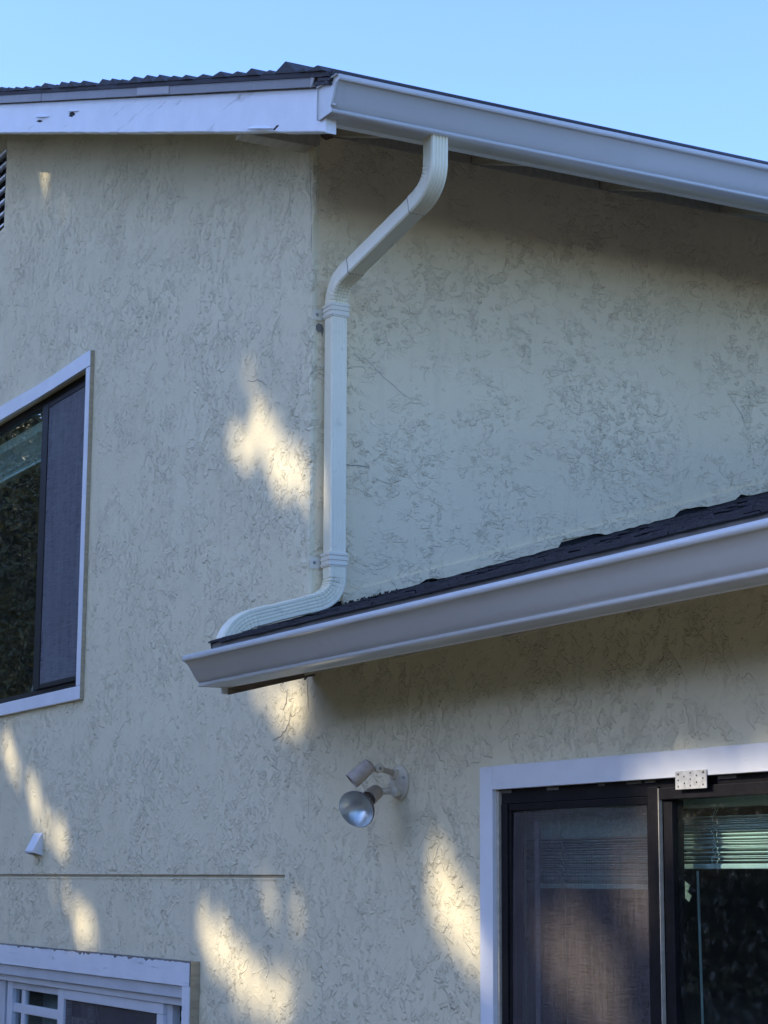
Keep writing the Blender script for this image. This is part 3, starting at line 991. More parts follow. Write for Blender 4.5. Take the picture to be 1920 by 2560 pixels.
# ------------------------------------------------------------------ GUTTERS
def gutter(name, label, origin, axis, back, prof, d0, d1, base):
    """prof in (outward, z) starting at back bottom, going round to the inner lip"""
    t = thing(name, label, 'gutter', origin)
    sg = 1 if axis == 'y' else -1           # outward is +x for axis y, -y for axis x
    P = [(sg * a, z_) for a, z_ in prof]
    b = MB()
    b.sheet(P, d0, d1, axis)
    o = b.build('trough', M['gutter_paint'], t, smooth=True, autosm=46)
    md = o.modifiers.new('t', 'SOLIDIFY'); md.thickness = 0.0012; md.offset = -1
    return t, P

# S curve face: bottom ledge, concave face leaning out, rolled lip
def face_profile(b0, b1, t1, zb, zt):
    pts = [(b0, zt - 0.002), (b0, zb), (b1 + 0.002, zb), (b1 + 0.002, zb + 0.0140), (b1 - 0.0015, zb + 0.0150)]   # bottom band
    z0, z1 = zb + 0.0150, zt - 0.024
    x0, x1 = b1 - 0.0015, t1 - 0.009
    n = 20
    for i in range(1, n + 1):
        s = i / n
        o = 0.5 + 0.5 * math.copysign(abs(2 * s - 1) ** 4, s - 0.5)
        pts.append((x0 + (x1 - x0) * (0.76 * s + 0.24 * o), z0 + (z1 - z0) * s))
    pts += [(t1, z1 + 0.001), (t1, zt), (t1 - 0.014, zt), (t1 - 0.014, zt - 0.012)]
    return pts

PU = face_profile(0.830, 0.943, 1.008, 4.555, 4.690)
gU, pu = gutter('gutter', 'grey-white metal gutter along the upper eave, feeding the cream downspout', (0.92, -0.39, 4.555), 'y', 0.83, PU, -0.388, 7.5, 0)
PL = face_profile(0.412, 0.506, 0.583, 2.368, 2.491)
gL, pl = gutter('gutter', 'grey-white metal gutter along the lower eave, rising to the right below the dark shingles', (0.03, -0.50, 2.363), 'x', 0.421, PL, 0.030, 6.9, 0)

def cap(prof, d, axis, t, par, flange=0.010):
    outer = prof[:-1]
    b = MB()
    b.prism(outer, d - t, d, axis)
    return b.build('end_cap', M['gutter_paint'], par)
cap(pu, -0.3885, 'y', 0.002, gU)
cap(pl, 0.0295, 'x', 0.002, gL)
# folded flanges round the caps
def flange(prof, d0, d1, axis, par, idx, off):
    b = MB()
    pts = [prof[i] for i in idx]
    q = []
    for i, (a, z_) in enumerate(pts):
        q.append((a + off[0], z_ + off[1]))
    ring = pts + q[::-1]
    b.prism(ring, d0, d1, axis)
    return b.build('end_flange', M['gutter_paint'], par)
nU = len(pu)
flange(pu, -0.398, -0.3885, 'y', gU, [0, 1], (-0.0025, 0))
b = MB(); b.prism([(0.832, 4.688), (1.000, 4.688), (1.000, 4.6905), (0.832, 4.6905)], -0.402, -0.389, 'y'); b.build('end_flange', M['gutter_paint'], gU)
flange(pu, -0.3975, -0.3889, 'y', gU, list(range(5, nU - 5)), (0.002, 0))
# blob of sealant at the lip and at the cap
b = MB(); b.lathe([(-0.006, 0.002), (-0.003, 0.0055), (0.001, 0.006), (0.005, 0.003)], (0.958, -0.386, 4.580), (1, -0.2, 0), 10); b.build('sealant', M['sealant'], gU, smooth=True)
# inside dirt of both gutters
b = MB(); b.face([(0.832, -0.386, 4.585), (0.942, -0.386, 4.585), (0.942, 7.4, 4.585), (0.832, 7.4, 4.585)]); b.build('silt', M['gutter_in'], gU)
b = MB(); b.face([(0.032, -0.504, 2.40), (0.032, -0.416, 2.40), (6.8, -0.416, 2.40), (6.8, -0.504, 2.40)]); b.build('silt', M['gutter_in'], gL)

# ------------------------------------------------------------------ DOWNSPOUT
ds = thing('downspout', 'cream corrugated metal downspout bent from the upper gutter down to the lower roof', 'downspout', (0.058, 0.09, 2.55))
def bez(p0, p1, p2, n):
    out = []
    for i in range(n + 1):
        t = i / n
        out.append(p0 * (1 - t) ** 2 + p1 * 2 * t * (1 - t) + p2 * t * t)
    return out
def ribs(hw, nr=4, dep=0.0028):
    """half-profile offsets across a wide face: (pos, inset)"""
    pts = []
    m_ = hw * 0.80
    pts.append((-hw, 0.0)); 
    for i in range(nr):
        c = -m_ + (2 * m_) * (i + 0.5) / nr
        w = m_ / nr
        pts += [(c - w * 0.55, 0.0), (c - w * 0.25, dep), (c + w * 0.25, dep), (c + w * 0.55, 0.0)]
    pts.append((hw, 0.0))
    return pts
def section(hw, hd, ribs_on=True, sc=1.0, crimp=0.0):
    """closed section: wide faces at +d and -d (ribbed), side faces at +-w with one soft groove"""
    hw *= sc; hd *= sc
    c = 0.005
    pts = []
    f = ribs(hw - c, 4, 0.0030 if ribs_on else 0.0008)
    for a, i in f: pts.append((a, hd - i))
    for t in (0.45, 0.2, -0.2, -0.45):
        pts.append((hw - (0.0015 if abs(t) < 0.3 else 0), (hd - c) * t * 2))
    for a, i in reversed(f): pts.append((a, -hd + i))
    for t in (-0.45, -0.2, 0.2, 0.45):
        pts.append((-hw + (0.0015 if abs(t) < 0.3 else 0), (hd - c) * t * 2))
    return pts
def inner(path, i):
    n = len(path)
    a = path[max(i - 2, 0)]; c = path[min(i + 2, n - 1)]
    v = (a + c) / 2 - path[i]
    return v.normalized() if v.length > 1e-5 else Vector((0, 0, 0))
def pleat(off, inn, sc, rad):
    """full crimp on the inside of the bend, none on its back"""
    k = max(0.0, min(1.0, 0.35 + 0.75 * off.dot(inn) / rad))
    return off * (1.03 + (sc - 1.03) * k)
def sweep(path, wdir_fn, hw, hd, scf=None):
    rings = []
    n = len(path)
    for i, p in enumerate(path):
        t = (path[min(i + 1, n - 1)] - path[max(i - 1, 0)]).normalized()
        w = wdir_fn(i).normalized()
        d = t.cross(w).normalized()
        w = d.cross(t).normalized()
        sc = scf(i) if scf else 1.0
        inn = inner(path, i)
        if scf: rings.append([p + pleat(w * a + d * bq, inn, sc, hd) for a, bq in section(hw, hd)])
        else: rings.append([p + w * a + d * bq for a, bq in section(hw, hd, False)])
    return MB().loft(rings)
HW, HD = 0.039, 0.038
WY = lambda i: Vector((0, 1, 0))
A0 = Vector((0.888, 0.112, 4.556)); A1 = Vector((0.888, 0.111, 4.445)); A2 = Vector((0.885, 0.111, 4.352)); A3 = Vector((0.770, 0.109, 4.322))
B0 = Vector((0.170, 0.092, 4.176)); B1 = Vector((0.062, 0.089, 4.150)); B2 = Vector((0.058, 0.089, 4.045)); B3 = Vector((0.058, 0.089, 4.030))
WX = lambda i: Vector((1, 0, 0))
# top elbow (pleated)
pth = [A0, A0 * 0.6 + A1 * 0.4] + bez(A1, A2, A3, 44)
pth.append(A3 + (B0 - A3).normalized() * 0.035)
def crimp1(i):
    k = i - 2
    if 0 <= k <= 44: return 1.045 if (k % 5) != 2 else 0.955
    return 1.035
sweep(pth, WY, HW, HD, crimp1).build('elbow', M['downspout_paint'], ds, smooth=True, autosm=30)
# diagonal run
d_ = (B0 - A3).normalized()
sweep([A3 + d_ * 0.0, A3 * 0.5 + B0 * 0.5, B0 + d_ * 0.01], WY, HW * 0.985, HD * 0.985).build('pipe', M['downspout_paint'], ds, smooth=True, autosm=30)
# second elbow
pth = [B0 - d_ * 0.055, B0 - d_ * 0.02] + bez(B0, B1, B2, 44) + [B3]
def crimp2(i):
    k = i - 2
    if 0 <= k <= 44: return 1.045 if (k % 5) != 2 else 0.955
    return 1.035
sweep(pth, WY, HW, HD, crimp2).build('elbow', M['downspout_paint'], ds, smooth=True, autosm=30)
# vertical run
C0 = Vector((0.058, 0.089, 4.050)); C1 = Vector((0.058, 0.094, 2.870))
sweep([C0, C0 * 0.5 + C1 * 0.5, C1 + Vector((0, 0, -0.01))], WY, HW, HD).build('pipe', M['downspout_paint'], ds, smooth=True, autosm=30)
# third elbow, turning out along the lower roof (wide ribbed faces stay towards the street side)
D1 = Vector((0.058, 0.094, 2.765)); D2 = Vector((0.060, -0.020, 2.738))
pth = [Vector((0.058, 0.094, 2.905)), C1] + bez(C1 + Vector((0, 0, -0.01)), D1, D2, 44)
E0 = Vector((0.062, -0.268, 2.666))
dl = (E0 - D2).normalized()
pth.append(D2 + dl * 0.03)
def sweep2(path, hw, hd, scf=None):
    """bend in the y-z plane: wide ribbed faces look along x"""
    rings = []
    n = len(path)
    X = Vector((1, 0, 0))
    for i, p in enumerate(path):
        t = (path[min(i + 1, n - 1)] - path[max(i - 1, 0)]).normalized()
        w = X.cross(t).normalized()
        sc = scf(i) if scf else 1.0
        inn = inner(path, i)
        if scf: rings.append([p + pleat(w * a + X * bq, (inn + X * 0.55).normalized(), sc, hd) for a, bq in section(hw, hd)])
        else: rings.append([p + w * a + X * bq for a, bq in section(hw, hd)])
    return MB().loft(rings)
def crimp3(i):
    k = i - 2
    if 0 <= k <= 44: return 1.045 if (k % 5) != 2 else 0.955
    return 1.035
sweep2(pth, HW, HD, crimp3).build('elbow', M['downspout_paint'], ds, smooth=True, autosm=30)
sweep2([D2, D2 * 0.5 + E0 * 0.5, E0 + dl * 0.01], HW * 0.985, HD * 0.985).build('pipe', M['downspout_paint'], ds, smooth=True, autosm=30)
E1 = Vector((0.063, -0.372, 2.636)); E2 = Vector((0.063, -0.398, 2.560))
pth = [E0 - dl * 0.05, E0 - dl * 0.02] + bez(E0 + dl * 0.01, E1, E2, 44) + [Vector((0.063, -0.410, 2.510))]
sweep2(pth, HW, HD, crimp3).build('elbow', M['downspout_paint'], ds, smooth=True, autosm=30)
# straps with their ears and screws
def strap(zc):
    b = MB()
    def ring(dx, h):
        x0, x1, y0, y1 = 0.018 - dx, 0.0975 + dx, 0.089 + 0.002 * (4.03 - zc) - 0.040 - dx, 0.089 + 0.002 * (4.03 - zc) + 0.040 + dx
        return [(x0, y0), (x1, y0), (x1, y1), (x0, y1)]
    for (za, zb_, dx) in ((-0.032, 0.030, 0.0015), (-0.026, -0.016, 0.0045), (-0.004, 0.006, 0.0045), (0.016, 0.026, 0.0045)):
        b.prism(ring(dx, 0), zc + za, zc + zb_, 'z')
    o = b.build('strap', M['strap_paint'], ds, bevel=0.001)
    b = MB()
    b.box(0.002, 0.004, 0.004, 0.052, zc - 0.034, zc + 0.016)
    b.build('ear', M['strap_paint'], o, bevel=0.0006)
    b = MB(); b.box(0.002, 0.0045, 0.126, 0.146, zc - 0.030, zc + 0.012)
    b.build('ear', M['strap_paint'], o, bevel=0.0006)
    b = MB(); b.lathe([(0, 0.0075), (0.003, 0.0065), (0.0045, 0.003)], (0.004, 0.025, zc - 0.008), (1, 0, 0), 12)
    b.build('screw', M['screw'], o, smooth=True)
strap(4.030); strap(2.935)
# marker lines where elbows are crimped over the pipe
def seam(p, t, w, hw, hd):
    t = t.normalized(); w = w.normalized(); d = t.cross(w).normalized()
    b = MB()
    rings = []
    for k in (-0.0012, 0.0012):
        rings.append([p + t * k + w * a + d * bq for a, bq in section(hw, hd)])
    b.loft(rings)
    b.build('seam', M['dark_hole'], ds)
seam(A3 + d_ * 0.037, d_, Vector((0, 1, 0)), HW * 1.012, HD * 1.012)
seam(B0 - d_ * 0.057, d_, Vector((0, 1, 0)), HW * 1.012, HD * 1.012)

# ------------------------------------------------------------------ FLOODLIGHT
FLO = Vector((0.822, 0.0, 1.963))
fl = thing('floodlight', 'twin-socket outdoor floodlight with one silver bulb and one empty socket on the stucco wall', 'floodlight', FLO)
b = MB()
b.lathe([(0.001, 0.066), (0.006, 0.067), (0.010, 0.064), (0.016, 0.052), (0.024, 0.036), (0.032, 0.024), (0.034, 0.0)], FLO, (0, -1, 0), 36)
plate = b.build('wall_plate', M['lamp_cream'], fl, smooth=True, autosm=50)
for ang in (20, 160, 250, 300):
    c = FLO + Vector((0.050 * math.cos(math.radians(ang)), -0.014, 0.050 * math.sin(math.radians(ang))))
    b = MB(); b.lathe([(0, 0.006), (0.004, 0.005), (0.005, 0.001)], c, (0, -1, 0), 10); b.build('screw', M['screw'], plate, smooth=True)
for (dx, dz) in ((0.0, 0.030), (-0.004, -0.010), (0.012, -0.036)):
    b = MB()
    c = FLO + Vector((dx, -0.022, dz))
    b.lathe([(0, 0.021), (0.012, 0.022), (0.020, 0.019), (0.024, 0.010), (0.025, 0.0)], c, (0.3, -1, 0.05), 20)
    b.build('knuckle', M['lamp_cream'], plate, smooth=True, autosm=45)
A_UP = Vector((-0.262, -0.709, -0.655)).normalized()
A_LO = Vector((0.50, -0.76, -0.42)).normalized()
U_FRONT = Vector((0.838, -0.222, 1.962))
up_b = U_FRONT - A_UP * 0.098
# upper arm: stem, screw joint
s0 = FLO + Vector((0.002, -0.026, 0.034)); s1 = Vector((0.862, -0.118, 2.012))
b = MB(); b.tube(s0, s1, 0.0115, 0.0105, 14); b.build('stem', M['lamp_metal'], fl, smooth=True, autosm=50)
b = MB(); b.lathe([(-0.010, 0.017), (0.010, 0.017), (0.012, 0.014)], s1, (1, -0.15, 0.1), 18); kn = b.build('knuckle', M['lamp_cream'], fl, smooth=True, autosm=45)
b = MB(); b.lathe([(0, 0.006), (0.003, 0.004)], s1 + Vector((0.0125, 0, 0)), (1, -0.15, 0.1), 8); b.build('screw', M['screw'], kn)
b = MB()
pr = [(-0.004, 0.010), (0.0, 0.022), (0.004, 0.0285)]
for i in range(5): pr += [(0.006 + i * 0.006, 0.0300), (0.009 + i * 0.006, 0.0288)]
pr += [(0.040, 0.0300), (0.098, 0.0318), (0.098, 0.0285), (0.040, 0.026), (0.038, 0.0)]
b.lathe(pr, up_b, A_UP, 28)
b.build('socket', M['lamp_metal'], fl, smooth=True, autosm=40)
# lower arm and bulb
FB = Vector((0.871, -0.215, 1.858))
b = MB(); b.tube(FLO + Vector((0.004, -0.026, -0.030)), FB - A_LO * 0.168, 0.015, 0.013, 14); b.build('stem', M['lamp_cream'], fl, smooth=True, autosm=50)
b = MB(); b.lathe([(-0.011, 0.015), (0.011, 0.015)], FB - A_LO * 0.172, (1, 0.2, 0), 16); b.build('knuckle', M['lamp_cream'], fl, smooth=True, autosm=45)
b = MB()
b.lathe([(-0.178, 0.010), (-0.172, 0.024), (-0.166, 0.0290), (-0.098, 0.0318), (-0.098, 0.0285), (-0.12, 0.02), (-0.12, 0.0)], FB, A_LO, 28)
b.build('socket', M['lamp_metal'], fl, smooth=True, autosm=40)
b = MB()
b.lathe([(-0.105, 0.018), (-0.088, 0.0235), (-0.072, 0.0250), (-0.060, 0.032), (-0.030, 0.056), (-0.010, 0.0690), (0.000, 0.0720), (0.004, 0.0730), (0.006, 0.0710)], FB, A_LO, 40, caps=False)
bulb = b.build('bulb', M['lamp_dark'], fl, smooth=True, autosm=50)
b = MB()
b.lathe([(0.006, 0.0708), (0.002, 0.0690), (-0.006, 0.0650), (-0.024, 0.050), (-0.040, 0.031), (-0.048, 0.013), (-0.050, 0.0)], FB, A_LO, 40, caps=False)
b.build('reflector', M['reflector'], bulb, smooth=True)
b = MB()
b.lathe([(0.0055, 0.0702), (0.0085, 0.063), (0.0120, 0.040), (0.0135, 0.0)], FB, A_LO, 40, caps=False)
b.build('lens', M['glass_clear'], bulb, smooth=True)

# ------------------------------------------------------------------ dryer vent hood
vh = thing('vent_hood', 'small white metal vent hood with an open bottom on the gable wall above the groove', 'vent', (-3.35, 0, 1.72))
def wedge(x0, x1, b):
    # top at wall, slopes out to the front lower edge, then short drop, open bottom
    t = 0.004
    prof = [(0.0, 1.842), (-0.010, 1.842), (-0.058, 1.745), (-0.058, 1.733), (-0.052, 1.733), (-0.052, 1.743), (-0.008, 1.834), (0.0, 1.834)]
    b.prism([(y_, z_) for y_, z_ in prof], x0, x1, 'x')
b = MB(); wedge(-3.425, -3.295, b); b.build('hood', M['vinyl'], vh, bevel=0.001)
for xx in (-3.4275, -3.2945):
    b = MB(); b.prism([(0.0, 1.841), (-0.010, 1.841), (-0.058, 1.744), (-0.058, 1.733), (0.0, 1.716)], xx, xx + 0.002, 'x'); b.build('side_plate', M['vinyl'], vh)
b = MB(); b.box(-3.44, -3.262, -0.004, -0.0005, 1.714, 1.852); b.build('flange', M['stucco_gable'], vh, bevel=0.001)
b = MB(); b.face([(-3.425, -0.006, 1.735), (-3.295, -0.006, 1.735), (-3.295, -0.05, 1.742), (-3.425, -0.05, 1.742)]); b.build('opening_shade', M['dark_hole'], vh)  # black sheet painting the shade of the open bottom

# ------------------------------------------------------------------ perforated mending plate
mp = thing('mending_plate', 'perforated galvanised steel mending plate screwed over the top of the patio window', 'plate', (2.69, -0.03, 1.90))
b = MB()
X0, X1, Z0, Z1 = 2.612, 2.768, 1.873, 1.929
b.box(X0, X1, -0.0295, -0.0265, Z0, Z1)
b.build('plate', M['galv'], mp, bevel=0.0008)
k = 0
for (u, v) in ((.10, .85), (.49, .86), (.90, .88), (.29, .68), (.69, .70), (.10, .50), (.49, .52), (.89, .54), (.30, .32), (.69, .34), (.10, .16), (.49, .18), (.89, .20)):
    c = Vector((X0 + u * (X1 - X0), -0.0296, Z0 + v * (Z1 - Z0)))
    if k in (0, 2):
        b = MB(); b.lathe([(0, 0.0050), (0.0022, 0.0042), (0.003, 0.001)], c, (0, -1, 0), 10); b.build('screw', M['screw'], mp, smooth=True)
    else:
        b = MB(); b.lathe([(0, 0.0024), (0.0006, 0.0030), (0.0007, 0.0016)], c, (0, -1, 0), 10); b.build('hole', M['dark_hole'], mp)
    k += 1

# ------------------------------------------------------------------ blinds
def blind(label, x0, x1, y, z_head0, z_head1, z_st0, z_st1, n, seed, ladders, valance=None):
    t = thing('window_blind', label, 'blind', ((x0 + x1) / 2, y, z_st0))
    rr = random.Random(seed)
    boxo('head_rail', M['blind'], t, x0 + 0.006, x1 - 0.006, y, y + 0.045, z_head0, z_head1, 0.002)
    if valance:
        boxo('valance', M['blind'], t, x0, x1, y - 0.012, y - 0.007, valance[0], valance[1], 0.001)
    b = MB()
    nseg = 4
    pr = []
    for i in range(nseg + 1):
        s = i / nseg
        pr.append((-0.024 + 0.048 * s, 0.0030 * math.sin(math.pi * s)))
    ring = pr + [(a, z_ - 0.0022) for a, z_ in reversed(pr)]
    b.prism(ring, -(x1 - x0) / 2, (x1 - x0) / 2, 'x')
    bmesh.ops.recalc_face_normals(b.bm, faces=b.bm.faces)
    me = bpy.data.meshes.new('slat'); b.bm.to_mesh(me); b.bm.free(); me.materials.append(M['blind'])
    for i in range(n):
        o = bpy.data.objects.new('slat', me); COL.objects.link(o); o.parent = t
        zz = z_st0 + 0.022 + (z_st1 - z_st0 - 0.022) * i / (n - 1)
        o.location = (rr.uniform(-0.004, 0.004), 0.022 + rr.uniform(-0.004, 0.004), zz - z_st0 + rr.uniform(-0.0022, 0.0022))
        o.rotation_euler = (math.radians(-14 + rr.uniform(-9, 9)), rr.uniform(-0.0025, 0.0025), 0)
    boxo('bottom_rail', M['blind'], t, x0 - 0.002, x1 + 0.002, y - 0.004, y + 0.046, z_st0 - 0.004, z_st0 + 0.012, 0.003)
    for lx in ladders:
        b = MB()
        for off in (-0.006, 0.008):
            z_ = z_st0
            P = [Vector((lx + off, y - 0.006, z_))]
            while z_ < z_st1:
                z_ += 0.0065
                P.append(Vector((lx + off + rr.uniform(-0.011, 0.011), y - 0.008 - rr.uniform(0, 0.008), z_)))
            P.append(Vector((lx + off, y + 0.0, z_head0 + 0.004)))
            b.path(P, 0.0016, 5)
        o = b.build('ladder_cord', M['cord'], t)
    return t
bl1 = blind('raised slat blind behind the dark insect screen on the left of the patio window', 1.464, 2.352, 0.145, 1.80, 1.838, 1.575, 1.738, 20, 4, (1.735, 2.28), valance=(1.742, 1.845))
bl2 = blind('raised slat blind in the clear right pane of the patio window', 2.378, 4.2, 0.150, 1.825, 1.858, 1.640, 1.792, 21, 8, (2.585, 3.3, 3.9))
bl3 = blind('raised slat blind at the top of the upper left window', -5.1, -3.50, 0.120, 4.27, 4.33, 4.080, 4.26, 11, 12, (-4.0,))
# broken slat ends hanging from the right blind's corner
for (dx, dz, rot) in ((0.0, 0.0, 0.45), (0.012, -0.024, 0.55)):
    b = MB()
    c, s = math.cos(rot), math.sin(rot)
    L, W = 0.105, 0.022
    pts = []
    for (a, z_) in ((0, 0), (L, 0), (L, -W), (0, -W)):
        pts.append((2.355 + dx + a * c + z_ * s * -1 * -1, 1.632 + dz - a * s + z_ * c))
    b.prism(pts, 0.138, 0.141, 'y'); b.build('broken_slat', M['blind'], bl2)
b = MB(); b.tube((2.490, 0.140, 1.63), (2.515, 0.140, 0.45), 0.0042, 0.0042, 8)
b.build('tilt_wand', M['cord'], bl2, smooth=True)
b = MB(); b.tube((1.735, 0.142, 1.57), (1.745, 0.142, 1.10), 0.0014, 0.0014, 6); b.build('pull_cord', M['cord'], bl1)
b = MB(); b.tube((1.775, 0.142, 1.845), (1.79, 0.142, 1.742), 0.0014, 0.0014, 6); b.build('cord_stub', M['lamp_dark'], bl1)

# ------------------------------------------------------------------ things seen through the glass
cb = thing('chair', 'rounded grey chair shape just inside the upper left window', 'chair', (-4.05, 0.30, 2.3))
b = MB()  # grey dome with pale rim, of unknown kind, set behind the glass
pts = [(-4.55, 2.3)]
for i in range(17):
    a = math.pi * (1 - i / 16)
    pts.append((-4.05 + 0.42 * math.cos(a), 2.60 + 0.30 * math.sin(a)))
pts.append((-3.63, 2.3))
b.prism(pts[1:], 0.30, 0.38, 'y'); b.build('dome_face', M['dull_grey'], cb, bevel=0.01)
P = [Vector((x_, 0.29, z_)) for x_, z_ in pts[1:-1]]
b = MB(); b.path(P, 0.012, 8); b.build('dome_rim', M['vinyl_grey'], cb, smooth=True)
b = MB(); b.box(-4.45, -3.65, 0.38, 0.9, 2.24, 2.36); b.build('dome_base', M['dull_grey'], cb, bevel=0.02)

ct = thing('curtain', 'pale curtain hanging inside the lower left window', 'curtain', (-3.4, 0.2, 0))
b = MB()
n = 40
V0 = []
for i in range(n + 1):
    xx = -3.66 + 0.36 * i / n
    yy = 0.16 + 0.018 * math.sin(i * 0.95)
    V0.append((b.bm.verts.new((xx, yy, -0.2)), b.bm.verts.new((xx, yy, 1.01))))
for i in range(n): b.bm.faces.new((V0[i][0], V0[i + 1][0], V0[i + 1][1], V0[i][1]))
b.build('fabric', M['curtain'], ct, smooth=True)

# ------------------------------------------------------------------ TREES (left of the frame; they shade the house and show in the glass)
# openings between the boughs: (x, z, ax, az, bx, bz, chance) on the gable-wall plane, along the sun's direction
GAPS = [(-0.66,1.23, 0.31,-0.19, 0.20,0.01, 1.00),(-0.11,1.20, 0.06,-0.09, 0.08,0.00, 0.45),(-0.30,3.44, 0.20,-0.20, 0.21,-0.04, 1.00),
(-0.73,3.57, 0.05,-0.08, 0.11,-0.02, 0.50),(-0.37,3.99, 0.02,-0.05, 0.06,-0.01, 0.45),(-0.62,3.85, 0.09,-0.09, 0.12,-0.03, 0.40),
(-0.50,3.18, 0.17,-0.05, 0.11,-0.02, 0.35),(-3.66,5.80, 0.02,-0.12, 0.08,-0.02, 0.45),(-3.83,2.24, 0.24,-0.16, 0.13,-0.01, 0.80),
(-3.16,1.86, 0.24,-0.12, 0.18,-0.00, 0.85),(-0.29,2.34, 0.09,-0.09, 0.14,-0.01, 0.90),(0.00,2.30, 0.04,-0.10, 0.05,-0.01, 0.45),
(1.23,1.48, 0.16,-0.19, 0.12,0.00, 0.75),(1.14,1.72, 0.05,-0.06, 0.04,-0.00, 0.40),(2.51,1.98, 0.19,-0.00, 0.06,-0.00, 0.90),
(2.03,1.31, 0.12,-0.17, 0.14,0.01, 1.00),(2.37,1.54, 0.08,-0.12, 0.09,0.00, 0.50),(-0.25,1.49, 0.13,-0.11, 0.14,0.00, 0.45),
(-2.57,1.30, 0.04,-0.06, 0.15,0.00, 0.50),(-2.79,1.48, 0.21,-0.10, 0.25,0.00, 0.30),(2.13,2.11, 0.12,-0.00, 0.08,-0.01, 0.70),(2.78,1.80, 0.36,-0.03, 0.03,0.06, 1.00)]
GAPM = []
for (x, z, ax, az, bx, bz, ch) in GAPS:
    det = ax * bz - bx * az
    GAPM.append((x, z, ax, az, bx, bz, det, ch))
def in_gap(p, rr, grow=0.15):
    t = p.y / SUN.y
    wx, wz = p.x - SUN.x * t, p.z - SUN.z * t
    for (x, z, ax, az, bx, bz, det, ch) in GAPM:
        dx, dz = wx - x, wz - z
        if abs(dx) > 0.8 or abs(dz) > 0.8: continue
        if abs(det) < 1e-5: continue
        u = (dx * bz - bx * dz) / det
        v = (ax * dz - dx * az) / det
        la = math.hypot(ax, az); lb = math.hypot(bx, bz)
        gr = grow * (0.90 if ch > 0.6 else 0.55)
        if (u / (1 + gr / la)) ** 2 + (v / (1 + gr / max(lb, .05))) ** 2 < 1:
            return rr.random() < (1.0 if ch >= 0.5 else 0.9)
    return False

def tree(name, label, base, height, crown_c, crown_r, nleaf, leaf, seed, mat, carve=True, group=None):
    rr = random.Random(seed)
    t = thing(name, label, 'tree', base, group)
    bx, by, bz = base
    b = MB()
    # trunk
    rings = []
    H = height * 0.8
    for i in range(9):
        s = i / 8
        r = 0.30 * height / 12 * (1 - 0.8 * s) + (0.12 if i == 0 else 0)
        c = Vector((bx + 0.25 * math.sin(s * 4 + seed), by + 0.2 * math.cos(s * 3 + seed), s * H))
        rings.append([c + Vector((math.cos(2 * math.pi * k / 12) * r, math.sin(2 * math.pi * k / 12) * r, 0)) for k in range(12)])
    b.loft(rings)
    b.build('trunk', M['bark'], t, smooth=True)
    # limbs
    b = MB()
    clumps = []
    for i in range(34):
        s = rr.uniform(0.35, 0.98)
        p0 = Vector((bx + 0.25 * math.sin(s * 4 + seed), by + 0.2 * math.cos(s * 3 + seed), s * H))
        while True:
            q = Vector((rr.uniform(-1, 1), rr.uniform(-1, 1), rr.uniform(-1, 1)))
            if 0.25 < q.length < 0.95: break
        p1 = Vector(crown_c) + Vector((q.x * crown_r[0], q.y * crown_r[1], q.z * crown_r[2]))
        mid = (p0 + p1) / 2 + Vector((0, 0, 0.3))
        r0 = 0.05 * height / 12
        if carve and any(in_gap(p0.lerp(mid, f) if f < 1 else mid.lerp(p1, f - 1), rr, 0.22) for f in (0.5, 0.8, 1.0, 1.2, 1.4, 1.6, 1.8, 2.0)):
            clumps.append(p1); continue
        b.tube(p0, mid, r0 * 1.6, r0, 7); b.tube(mid, p1, r0, r0 * 0.35, 6)
        clumps.append(p1)
    b.build('limbs', M['bark'], t, smooth=True)
    # crown: leaf faces gathered round the limb ends and through the volume
    for i in range(150):
        while True:
            q = Vector((rr.uniform(-1, 1), rr.uniform(-1, 1), rr.uniform(-1, 1)))
            if q.length < 1: break
        clumps.append(Vector(crown_c) + Vector((q.x * crown_r[0], q.y * crown_r[1], q.z * crown_r[2])))
    verts, faces = [], []
    n = 0
    tries = 0
    while n < nleaf and tries < nleaf * 2:
        tries += 1
        c = clumps[rr.randrange(len(clumps))]
        p = c + Vector((rr.gauss(0, 0.55), rr.gauss(0, 0.55), rr.gauss(0, 0.45)))
        if carve and in_gap(p, rr): continue
        nrm = Vector((rr.gauss(0, 1), rr.gauss(0, 1), rr.gauss(0.5, 1))).normalized()
        u = nrm.orthogonal().normalized(); w = nrm.cross(u)
        a = rr.uniform(0, 6.28)
        d1 = u * math.cos(a) + w * math.sin(a); d2 = nrm.cross(d1)
        l = leaf * rr.uniform(0.7, 1.3); wd = l * 0.55
        k = len(verts)
        verts += [p - d1 * l, p + d2 * wd - d1 * l * .1 + nrm * wd * .25, p + d1 * l, p - d2 * wd - d1 * l * .1 + nrm * wd * .25]
        faces.append((k, k + 1, k + 2, k + 3))
        n += 1
    off = Vector(base)
    me = bpy.data.meshes.new('crown')
    me.from_pydata([tuple(v - off) for v in verts], [], faces)
    me.materials.append(mat)
    o = bpy.data.objects.new('crown', me); COL.objects.link(o); o.parent = t
    return t

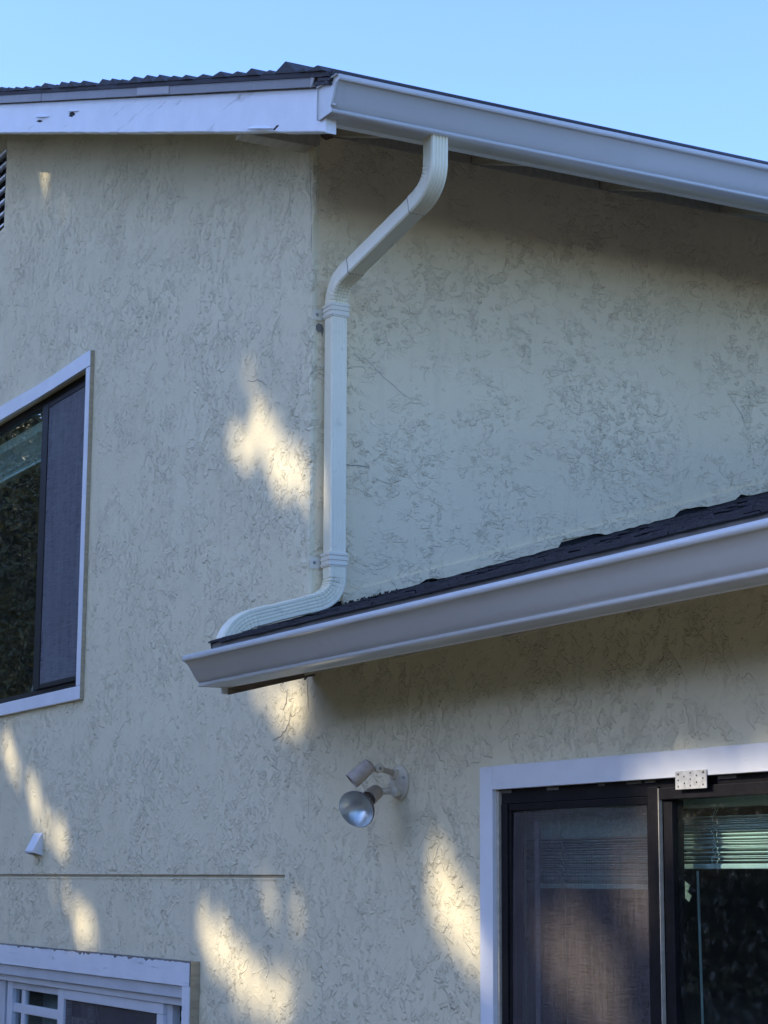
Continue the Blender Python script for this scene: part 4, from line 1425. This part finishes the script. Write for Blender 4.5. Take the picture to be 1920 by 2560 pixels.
tree('tree', 'tall dense green tree shading the corner of the house from the left', (-4.8, -13.6, 0), 15.0, (-3.9, -13.8, 11.6), (3.2, 2.2, 4.4), 26000, 0.15, 11, M['leaf'])
tree('tree', 'tall green tree shading the left end of the gable wall', (-7.2, -14.2, 0), 16.0, (-8.7, -14.0, 12.4), (3.3, 2.2, 4.6), 26000, 0.15, 23, M['leaf'])
tree('tree', 'olive-leaved bushy tree reflected in the glass of the upper left window', (-15.5, -5.2, 0), 7.5, (-15.5, -5.2, 4.6), (3.4, 2.6, 3.0), 60000, 0.045, 31, M['leaf_gold'], carve=False)

# belt of trees: left part shows in the panes, rest added to block low sky
rr = random.Random(77)
verts, faces = [], []
def clump(cx, cy, cz, n, spread, leaf):
    for i in range(n):
        p = Vector((cx + rr.gauss(0, spread), cy + rr.gauss(0, spread), max(0.2, cz + rr.gauss(0, spread))))
        nrm = Vector((rr.gauss(0, 1), rr.gauss(0, 1), rr.gauss(0.4, 1))).normalized()
        u = nrm.orthogonal().normalized(); w = nrm.cross(u)
        l = leaf * rr.uniform(0.7, 1.3)
        k = len(verts)
        verts.extend([tuple(p - u * l), tuple(p + w * l * .6), tuple(p + u * l), tuple(p - w * l * .6)])
        faces.append((k, k + 1, k + 2, k + 3))
for k in range(150):
    ang = math.radians(-172 + 205 * k / 149)
    rad = rr.uniform(19.5, 23.0)
    left = ang < math.radians(-132)
    cx, cy = rad * math.cos(ang), -1.0 + rad * math.sin(ang)
    if left: top = rr.uniform(7.0, 10.0)
    elif ang < math.radians(-40): top = rr.uniform(5.0, 7.5)
    else: top = rr.uniform(1.8, 2.8)
    z = 0.5
    while z < top:
        jx, jy = rr.uniform(-1, 1), rr.uniform(-1, 1)
        if left: clump(cx + jx, cy + jy, z, 330, 0.65, 0.075)
        clump(cx * 1.08 + jx, cy * 1.08 + jy, z, 40, 0.80, 0.30)
        z += 0.7
me = bpy.data.meshes.new('tree_belt'); me.from_pydata(verts, [], faces); me.materials.append(M['leaf_gold'])
tb = bpy.data.objects.new('tree_belt', me); COL.objects.link(tb)
tag(tb, 'belt of olive green trees reflected in the window panes, continued unseen to block low sky', 'trees', kind='stuff')
